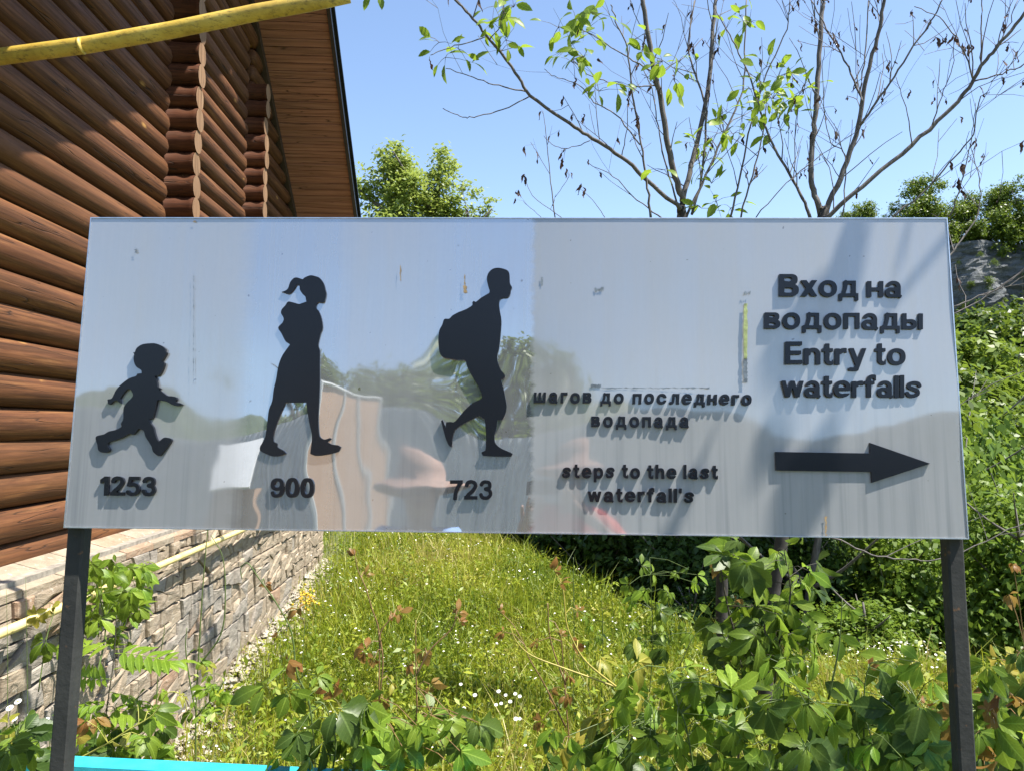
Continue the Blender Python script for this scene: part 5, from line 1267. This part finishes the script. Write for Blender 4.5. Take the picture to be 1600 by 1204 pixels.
creeper('yellow green creeper leaf drooping over the pale pipe left of the post',
        [[(60, 1080), (72, 1000), (85, 950), (78, 940)]], [(78, 950, 32, 'y', 0), (70, 1000, 34, 'g', -30), (85, 1010, 34, 'g', 20), (60, 960, 24, 'y', -50)], 5, px=-2.25)
creeper('feathery leaved sapling against the stone base beside the left post',
        [[(155, 1215), (165, 1120), (175, 1050), (180, 1000), (182, 960)]],
        [(178, 1010, 60, 'p', -100), (180, 1020, 70, 'p', 95), (178, 1045, 75, 'p', 110), (174, 1060, 60, 'p', -85), (170, 1080, 70, 'p', 80), (172, 1100, 60, 'p', -100), (168, 1110, 80, 'p', 100), (165, 1140, 70, 'p', -80), (163, 1150, 85, 'p', 75), (160, 1165, 60, 'p', -70)], 3.4,
        fill=[(14, 130, 1100, 260, 1190, 26, 44, 'glgd')], name='ash_sapling', cat='sapling', mat=STEMD)
creeper('slender stalk standing tall in front of the stone base',
        [[(306, 1215), (306, 1110), (310, 1030), (314, 960), (318, 900), (324, 832), (326, 815)], [(310, 1040), (345, 990), (352, 930), (348, 870), (330, 836)], [(306, 1110), (296, 1060), (290, 1010), (292, 980)], [(306, 1120), (340, 1080), (352, 1060)]],
        [(308, 1012, 24, 'l', -40), (312, 1030, 22, 'l', 60), (322, 1036, 22, 'y', 40), (300, 1110, 28, 'g', -70), (330, 1068, 26, 'l', 40)], 4.2, fill=[(14, 312, 1050, 350, 1120, 14, 24, 'llg')], name='tall_weed', cat='weed', r=.005)
creeper('thin dark stalk left of the slender tall one', [[(240, 1215), (243, 1120), (248, 1040), (256, 990), (257, 975)]], [(250, 1080, 18, 'l', 40), (246, 1110, 18, 'l', -40)], 4.0, name='tall_weed', cat='weed')
creeper('pair of fine stalks at the left edge before the stone base', [[(10, 1200), (12, 1040), (10, 920)], [(44, 1180), (42, 1000), (40, 900)]], [], 3.8, name='tall_weed', cat='weed', r=.002)
creeper('leafy creeper filling the bottom left corner',
        [[(20, 1240), (25, 1160), (40, 1120)], [(-10, 1180), (30, 1165), (80, 1150)]],
        [(20, 1170, 66, 'g', 30), (40, 1190, 60, 'd', 50), (15, 1130, 46, 'y', -60), (10, 1195, 60, 'd', -30), (35, 1125, 40, 'd', 40)], 2.2, fill=[(12, -10, 1120, 66, 1215, 26, 48, 'gdgl')])
creeper('trailing creeper with a bronze leaf just right of the left post',
        [[(112, 1190), (160, 1165), (200, 1140), (240, 1115), (262, 1082), (285, 1086), (292, 1110)]],
        [(135, 1125, 40, 'r', 0), (148, 1120, 34, 'r', 70), (120, 1150, 34, 'y', -20), (215, 1100, 46, 'd', -40), (235, 1110, 40, 'g', 60), (225, 1150, 36, 'g', 40), (280, 1085, 24, 'y', 60), (190, 1165, 34, 'y', -10)], 2.7, mat=simple('pale_stem', (.30, .30, .06), .5, .2, 30))
creeper('grass head nodding before the shaded thicket', [[(1062, 1040), (1080, 1000), (1092, 985), (1104, 978)]], [], 3.4, name='grass_stalk', cat='grass stalk', r=.0025)
creeper('tall green weed with narrow leaves in the meadow, left of the thicket',
        [[(895, 1100), (897, 1000), (896, 900), (896, 870)], [(940, 1090), (942, 1000), (940, 930)], [(1015, 1080), (1020, 1000), (1015, 870)]],
        [(915, 960, 22, 'g', 60), (925, 975, 22, 'l', -60), (935, 990, 20, 'g', 60), (920, 1000, 22, 'g', -60), (1020, 895, 30, 'g', 40), (1010, 920, 30, 'l', -50), (1025, 940, 30, 'g', 60), (990, 930, 26, 'l', -50), (1040, 1010, 36, 'd', -60)], 4.2, fill=[(26, 980, 880, 1090, 1080, 14, 30, 'gdgl')], name='tall_weed', cat='weed')
# fine grass and small leaves growing between the creepers
R = np.random.RandomState(55); V = []; Q = []; tt = []; k = 0
for i in range(900):
    yy = R.uniform(2.5, 4.6); xx = R.uniform(-1.0, 1.0) * yy * .72; z0 = Gz(xx, yy); top = 1.6 - yy * R.uniform(.30, .47) ; 
    if xx / yy < -.35 or top < z0 + .1: continue
    if R.rand() < .62:
        b = np.array([xx, yy, z0]); tp = np.array([xx + R.normal(0, .07), yy + R.normal(0, .07), top]); w_ = R.uniform(.0012, .0028); a_ = R.uniform(0, 3.14); d_ = np.array([math.cos(a_), math.sin(a_), 0]) * w_
        prev = None
        for j in range(7):
            t = j / 6; c_ = b + (tp - b) * t + np.array([.05 * math.sin(i), .05 * math.cos(i * 2), 0]) * t * t; ww = d_ * (1.02 - t); V += [c_ - ww, c_ + ww]; tt += [R.uniform(.3, .5)] * 2
            if j: Q.append((k - 2, k - 1, k + 1, k))
            k += 2
    else:
        cl = np.array([xx, yy, top - .03]); m_ = R.randint(5, 14)
        for j in range(m_):
            c_ = cl + R.normal(0, .05, 3) * [1, 1, 1.5]; N = R.normal(size=3) * .5 + [0, -.35, .8]; N /= np.linalg.norm(N); T = np.cross(N, R.normal(size=3)); T /= np.linalg.norm(T); B = np.cross(N, T); s_ = R.uniform(.008, .022)
            V += [c_ - T * s_, c_ + B * s_ * .42 + T * s_ * .1, c_ + T * s_ - N * s_ * .3, c_ - B * s_ * .42 + T * s_ * .1]; tt += [R.uniform(0, .6)] * 4; Q.append((k, k + 1, k + 2, k + 3)); k += 4
tag(put(fastmesh('undergrowth', np.array(V), np.array(Q), NOTRI, MGR, tint=np.array(tt)), 'undergrowth'), 'fine grass and small weeds between the creepers below the sign', 'undergrowth', kind='stuff')
# yellow flowered plant beside the wall
T = thing('yellow_flower_plant', PY(478, 1010, 5.2), 'plant with a small yellow flower head near the corner of the stone base', 'flower')
mb = MB(); mb.tube([PY(470, 1110, 5.2), PY(474, 1000, 5.2), PY(480, 935, 5.2)], [.004, .003, .002], 5); mb.build('stem', STEMG, T)
mb = MB()
for i in range(46):
    p = PY(482 + random.gauss(0, 8), 935 + random.gauss(0, 9), 5.2 + random.gauss(0, .03)); mb.box(p, (.006, .006, .004), Matrix.Rotation(random.uniform(0, 3), 3, 'X') @ Matrix.Rotation(random.uniform(0, 3), 3, 'Z'))
tag(mb.build('flower_head', YC, T), kind='stuff')
# daisies
pet = MB(); cen = MB()
for j in range(15):
    a = j * 2 * math.pi / 15; M = Matrix.Rotation(a, 3, 'Z'); pet.add([M @ Vector(q) for q in ((-.08, .25, 0), (-.13, .7, .04), (0, 1.0, -.03), (.13, .7, .04), (.08, .25, 0))], [(0, 1, 2, 3, 4)])
for i in range(3):
    pass
cen.tube([(0, 0, -.05), (0, 0, .08), (0, 0, .15)], [.3, .26, .1], 9)
PM = meshdata('petals', pet.V, pet.F, PETAL); CM = meshdata('flower_centre', cen.V, cen.F, YC, True)
DS = [(15, 1105, 2.9), (22, 1122, 2.9), (28, 1095, 3.0), (47, 1115, 3.0), (57, 1133, 3.0), (73, 1123, 3.1), (742, 1085, 5.5), (720, 1068, 5.5), (725, 1105, 5.6), (775, 1100, 5.4), (783, 1098, 5.4), (790, 1085, 5.5), (797, 1095, 5.5), (805, 1083, 5.6), (812, 1087, 5.6), (806, 1122, 5.3), (812, 1122, 5.3), (779, 1079, 5.7)]
place = ['at the far left edge', 'lowest of the far left group', 'topmost in the bottom left corner', 'in the middle of the bottom left group', 'left of the left post, low down', 'closest to the left post', 'alone left of the central daisy group', 'highest left of the central daisies', 'lowest left of the central daisies', 'left one of the close central pair', 'right one of the close central pair', 'above the close central pair', 'right of the close central pair', 'near the top right of the central group', 'farthest right of the central group', 'bottom left of the lowest pair', 'bottom right of the lowest pair', 'topmost of the central group']
for (a, b, dd_), w_ in zip(DS, place):
    p = PY(a, b, dd_); g0 = PY(a + random.uniform(-6, 6), b + 70, dd_); T = thing('daisy', g0, 'white daisy with yellow centre ' + w_, 'flower', 'white daisies in the grass')
    nn = Vector((random.uniform(-.3, .3), -.55, .8)); s = random.uniform(.011, .015) if dd_ < 4 else random.uniform(.013, .018)
    mb = MB(); mb.tube([g0, (g0 + p) / 2 + rv(.006), p], [.0018, .0015, .0012], 4); mb.build('stem', STEMG, T)
    M = orient(p, Vector((1, 0, .1)), nn, s); put(PM, 'petals', T, M=M); put(CM, 'flower_centre', T, M=M)
# ------------------------------------------------------------------ behind the viewer (mirrored in the steel)
def RS(px, py, yd):
    """point on the plane y = -yd that the sign mirrors at photograph pixel (px, py)"""
    n = SM @ Vector((0, -1, 0)); d = ray(px, py); t = (SPC - EYE).dot(n) / d.dot(n); h = EYE + d * t; r_ = d - 2 * d.dot(n) * n
    return h + r_ * ((-yd - h.y) / r_.y)
FE = thing('corrugated_fence', (0, -5.4, 0), 'pale corrugated metal fence mirrored in the lower part of the sign', 'fence')
x0 = RS(60, 700, 5.4).x; x1 = RS(1540, 700, 5.4).x; zt = RS(300, 655, 5.4).z
FEM = simple('fence_sheet', (.50, .53, .56), .45, .12, 3); xx = x0; k = 0; V = None
nW = 100; pitch = .08; sheet = []
V = []; F = []
for i in range(nW + 1):
    u_ = i / nW * 1.0
    for z_ in (0.05, zt): V.append((u_ - .5, .013 * math.sin(2 * math.pi * u_ / pitch), z_))
F = [(2 * i, 2 * i + 2, 2 * i + 3, 2 * i + 1) for i in range(nW)]
me = meshdata('metal_sheet', V, F, FEM, True)
while xx < x1 + .5: put(me, 'metal_sheet', FE, loc=(xx + .5, -5.4 + .006 * (k % 2), 0)); xx += 1.0; k += 1
SD = thing('tan_panel_screen', (RS(560, 800, 3.4).x, -3.4, 0), 'screen of tan boards in white frames, mirrored behind the walking girl', 'screen')
TAN = simple('tan_board', (.48, .31, .20), .6, .08, 3); WH = simple('white_frame', (.72, .72, .70), .5, .08, 10)
cor = [(508, 598, 2.5), (554, 612, 2.9), (592, 624, 3.3), (621, 632, 3.7)]
for (a, b, ya), (c_, d_, yb) in zip(cor, cor[1:]):
    p = RS(a, b, ya); q = RS(c_, d_, yb); off = Vector((0, -.04, 0)); P8 = [Vector((p.x, p.y, .1)), Vector((q.x, q.y, .1)), q, p]
    mk('board', [tuple(v) for v in P8] + [tuple(v + off) for v in P8], [(0, 1, 2, 3), (7, 6, 5, 4), (0, 4, 5, 1), (1, 5, 6, 2), (2, 6, 7, 3), (3, 7, 4, 0)], TAN, SD)
    mb = MB(); mb.tube([P8[0] + Vector((0, .02, 0)), P8[3] + Vector((0, .02, 0))], .022, 6); mb.tube([P8[3] + Vector((0, .02, 0)), P8[2] + Vector((0, .02, 0))], .022, 6)
    if c_ == 621: mb.tube([P8[1] + Vector((0, .02, 0)), P8[2] + Vector((0, .02, 0))], .022, 6)
    mb.build('frame', WH, SD)
WB = thing('white_panel', (RS(350, 775, 4.6).x, -4.6, 0), 'white panel leaning back before the corrugated fence, mirrored left of the girl', 'panel')
pp_ = [RS(312, 775, 4.4), RS(388, 776, 4.4), RS(390, 672, 5.0), RS(320, 668, 5.0)]
mk('sheet', [tuple(v) for v in pp_] + [tuple(v + Vector((0, -.03, -.02))) for v in pp_], [(0, 1, 2, 3), (7, 6, 5, 4), (0, 4, 5, 1), (1, 5, 6, 2), (2, 6, 7, 3), (3, 7, 4, 0)], simple('white_sheet', (.82, .82, .80), .5, .04, 4), WB)
mb = MB(); mb.box(((pp_[0].x + pp_[1].x) / 2, -4.6, pp_[0].z / 2), ((pp_[1].x - pp_[0].x) / 2, .03, pp_[0].z / 2 - .02)); mb.build('base', TAN, WB)
# trees behind the fence
for i, (px, pt, yy, r, lab) in enumerate(((520, 560, 14, .9, 'small round tree mirrored right of the girl'), (600, 578, 16, 1.9, 'leafy tree mirrored between the girl and the hiker'), (660, 562, 17, 2.2, 'tall leafy tree mirrored left of the hiker'), (720, 575, 16, 2.2, 'broad tree mirrored behind the hiker legs'), (800, 590, 17, 2.3, 'broad tree mirrored right of the hiker'), (430, 640, 15, 1.4, 'low tree mirrored behind the girl skirt'))):
    p = RS(px, pt, yy); plant_tree('mirrored_tree', p.x, -yy, p.z, r, TREE[i % 4], lab, 'tree', 'trees mirrored in the sign', seed=90 + i, rz=i)
# far green ridge
V = []; n = 260; TP = []
for i in range(n):
    a = -1.25 + 2.5 * i / (n - 1); D = 150; x = math.sin(a) * D; y = -math.cos(a) * D
    hgt = 21 + 6 * math.sin(a * 4.1 + 2.5) + 3 * math.sin(a * 9.7 + 1) + 1.2 * math.sin(a * 31) + .8 * math.sin(a * 67 + 1) + .6 * math.sin(a * 113) + (4 * math.exp(-((a + .50) / .16) ** 2)) - 13 * float(sstep(-.05, .35, a))
    for t, s_ in ((0, .75), (.35, .82), (.7, .9), (.92, .96), (1, 1.0)): V.append((x * s_, y * s_, -2 + (hgt + 2) * t + (noise.noise(Vector((i * .5, t * 4, 1))) * 1.5 if 0 < t else 0)))
F = [(i * 5 + j, (i + 1) * 5 + j, (i + 1) * 5 + j + 1, i * 5 + j + 1) for i in range(n - 1) for j in range(4)]
m = NT('far_forest'); v = m.coord('Object'); nz = m.noise(v, .25, 8, .75); m.col(m.ramp(nz, [(.35, (.045, .08, .04)), (.65, (.10, .15, .07))])); m.rough(.95); m.bump(nz, 1, 2)
put(meshdata('far_hills', V, F, m.m, True), 'far_hills')['kind'] = 'structure'

# ------------------------------------------------------------------ the two people mirrored in the sign
def skinmesh(name, verts, edges, radii, mat, parent, root=0, sub=1):
    me = bpy.data.meshes.new(name); me.from_pydata([tuple(v) for v in verts], edges, []); ob_ = bpy.data.objects.new(name, me); COL.objects.link(ob_)
    md = ob_.modifiers.new('s', 'SKIN'); md.use_smooth_shade = True
    sv = me.skin_vertices[0].data
    for i, r_ in enumerate(radii): sv[i].radius = (r_, r_) if not isinstance(r_, tuple) else r_; sv[i].use_root = (i == root)
    if sub: sb = ob_.modifiers.new('d', 'SUBSURF'); sb.levels = sub; sb.render_levels = sub
    dg = bpy.context.evaluated_depsgraph_get(); dg.update(); m2 = bpy.data.meshes.new_from_object(ob_.evaluated_get(dg)); m2.name = name
    bpy.data.objects.remove(ob_); m2.materials.clear(); m2.materials.append(mat)
    c = Vector((0, 0, 0))
    o = bpy.data.objects.new(name, m2); COL.objects.link(o); o.parent = parent; o.location = c; return o
def person(x, y, h, label, shirt, pants, hat, hands, skin=(.42, .25, .17), hatc=(.5, .3, .25)):
    T = thing('person', (x, y, Gz(x, y)), label, 'person'); k = h / 1.75
    SK = simple('skin', skin, .5, .08, 20); SHM = simple('shirt', shirt, .8, .12, 12); PTM = simple('trousers', pants, .8, .12, 12); HTM = simple('hat', hatc, .8, .12, 20); HR = simple('hair', (.04, .025, .02), .6, .2, 40)
    Vv = []; E_ = []; Rr = []
    def add(p, r_, par=None): Vv.append(Vector(p) * k); Rr.append((r_[0] * k, r_[1] * k) if isinstance(r_, tuple) else r_ * k); i = len(Vv) - 1; (E_.append((par, i)) if par is not None else None); return i
    pel = add((0, 0, .93), (.15, .11)); sp = add((0, 0, 1.12), (.135, .10), pel); ch = add((0, 0, 1.32), (.165, .115), sp); nk0 = add((0, .0, 1.45), (.08, .07), ch); nk = add((0, .015, 1.50), .052, nk0)
    jaw = add((0, .035, 1.565), (.062, .072), nk); hd = add((0, .02, 1.64), (.078, .095), jaw); tp = add((0, .01, 1.71), (.066, .08), hd)
    add((0, .118, 1.605), .012, jaw)
    arms = {}
    for s, (el, wr) in hands.items():
        sh = add((s * .17, 0, 1.40), .062, ch); el = Vector(el); wr = Vector(wr); e = add(el, .042, sh); w_ = add(wr, .028, e); fd = (wr - el).normalized()
        pm = add(wr + fd * .06, (.036, .018), w_); arms[s] = (sh, e, w_); side = fd.cross(Vector((0, 1, .1))).normalized()
        for j, (o_, L) in enumerate(((-.028, .062), (-.009, .074), (.010, .070), (.028, .055))):
            a1 = add(wr + fd * .09 + side * o_, .009, pm); a2 = add(wr + fd * (.09 + L * .5) + side * o_ * 1.1 + Vector((0, .012, 0)), .008, a1); add(wr + fd * (.09 + L) + side * o_ * 1.1 + Vector((0, .03, 0)), .007, a2)
        th = add(wr + fd * .035 - side * .04 * s, .011, w_); add(wr + fd * .075 - side * .055 * s, .009, th)
    for s in (-1, 1):
        hp = add((s * .09, 0, .87), .095, pel); kn = add((s * .10, .02, .48), .058, hp); an = add((s * .105, -.01, .09), .038, kn); ft = add((s * .115, .07, .04), (.042, .03), an); add((s * .12, .15, .03), (.038, .02), ft)
    skinmesh('body', Vv, E_, Rr, SK, T, 0, 1)
    # shirt and trousers follow the body slightly larger
    v2 = []; e2 = []; r2 = []
    def a2_(i, gr=1.14, par=None, q=None): v2.append(Vv[i] if q is None else q); rr = Rr[i]; r2.append(tuple(z * gr for z in rr) if isinstance(rr, tuple) else rr * gr); n_ = len(v2) - 1; (e2.append((par, n_)) if par is not None else None); return n_
    p_ = a2_(pel, 1.16); s_ = a2_(sp, 1.22, p_); c_ = a2_(ch, 1.12, s_); a2_(nk0, 1.08, c_)
    for s, (sh, e, w_) in arms.items(): q1 = a2_(sh, 1.22, c_); q2 = a2_(e, 1.35, q1, Vv[sh].lerp(Vv[e], .62)); a2_(e, 1.35, q2, Vv[sh].lerp(Vv[e], .85))
    skinmesh('shirt', v2, e2, r2, SHM, T, 0, 1)
    v2, e2, r2 = [], [], []; v2.append(Vv[pel]); r2.append((.165 * k, .125 * k)); b_ = len(Vv) - 10
    for j in (0, 5):
        hi, ki, ai = b_ + j, b_ + j + 1, b_ + j + 2; n_ = len(v2); v2 += [Vv[hi], Vv[ki], Vv[ki].lerp(Vv[ai], .85)]; r2 += [.108 * k, .078 * k, .06 * k]; e2 += [(0, n_), (n_, n_ + 1), (n_ + 1, n_ + 2)]
    skinmesh('trousers', v2, e2, r2, PTM, T, 0, 1)
    # face, hair, hat
    mbf = MB()
    for s in (-1, 1): mbf.tube([(s * .03 * k, .098 * k, 1.645 * k), (s * .03 * k, .112 * k, 1.645 * k)], [.012 * k, .006 * k], 8)
    o = put(meshdata('eyes', mbf.V, mbf.F, simple('eye', (.03, .02, .02), .3)), 'eyes', T, loc=T.location)
    mbf = MB(); mbf.tube([(-.025 * k, .103 * k, 1.565 * k), (0, .112 * k, 1.562 * k), (.025 * k, .103 * k, 1.565 * k)], [.004, .007, .004], 6); put(meshdata('mouth', mbf.V, mbf.F, simple('lips', (.35, .12, .10), .5)), 'mouth', T, loc=T.location)
    for s in (-1, 1): mbf = MB(); mbf.tube([(s * .078 * k, .01, 1.60 * k), (s * .092 * k, .005, 1.63 * k), (s * .08 * k, .01, 1.66 * k)], [.008, .014, .008], 6); put(meshdata('ear', mbf.V, mbf.F, SK, True), 'ear', T, loc=T.location)
    mbf = MB(); mbf.tube([(0, -.045 * k, 1.53 * k), (0, -.05 * k, 1.60 * k), (0, -.03 * k, 1.68 * k), (0, 0, 1.745 * k)], [.05 * k, .075 * k, .085 * k, .06 * k], 12); put(meshdata('hair', mbf.V, mbf.F, HR, True), 'hair', T, loc=T.location)
    mbf = MB(); n = 24; prof = hat; V_ = []; F_ = []
    for (r_, z_, dr) in prof:
        for j in range(n): t = 2 * math.pi * j / n; V_.append((math.cos(t) * r_ * k, .01 + math.sin(t) * r_ * 1.12 * k, (z_ - dr * abs(math.sin(t + .3))) * k))
    for i in range(len(prof) - 1):
        for j in range(n): j2 = (j + 1) % n; F_.append((i * n + j, i * n + j2, (i + 1) * n + j2, (i + 1) * n + j))
    F_.append(tuple((len(prof) - 1) * n + j for j in range(n))); put(meshdata('hat', V_, F_, HTM, True), 'hat', T, loc=T.location)
    return T, k
HATP = [(.105, 1.675, 0), (.20, 1.655, .02), (.215, 1.645, .02), (.20, 1.662, .02), (.108, 1.69, 0), (.102, 1.74, 0), (.085, 1.80, 0), (.05, 1.82, 0)]
q = RS(893, 700, .32)
k = 1.78 / 1.75
T1, _ = person(q.x, -.47, 1.80, 'person in a coral shirt and sun hat holding up a phone, mirrored in the sign', (.90, .12, .07), (.12, .13, .17), HATP,
               {-1: ((-.30, .06, 1.22), (-.21, .24, 1.38)), 1: ((.27, .08, 1.26), (.06, .24, 1.42))}, hatc=(.42, .24, .18))
q = RS(655, 715, .45)
T2, _ = person(q.x, -.50, 1.76, 'person in a light blue shirt and wide hat, mirrored beside the one taking the photo', (.28, .45, .80), (.08, .09, .13), HATP,
               {-1: ((-.34, .02, 1.17), (-.20, .10, .98)), 1: ((.33, .0, 1.15), (.20, .09, .97))}, hatc=(.40, .25, .19))
PH = thing('phone', (.0, -.018, 1.6), 'dark phone held up in front of the person in coral', 'phone')
mb = MB(); mb.box((.03, -.035, 1.585), (.078, .0045, .036)); mb.build('case', BLACKM, PH); mb = MB(); mb.tube([(.0, -.032, 1.6), (.0, -.027, 1.6)], .007, 12); mb.build('lens', BLACKM, PH)
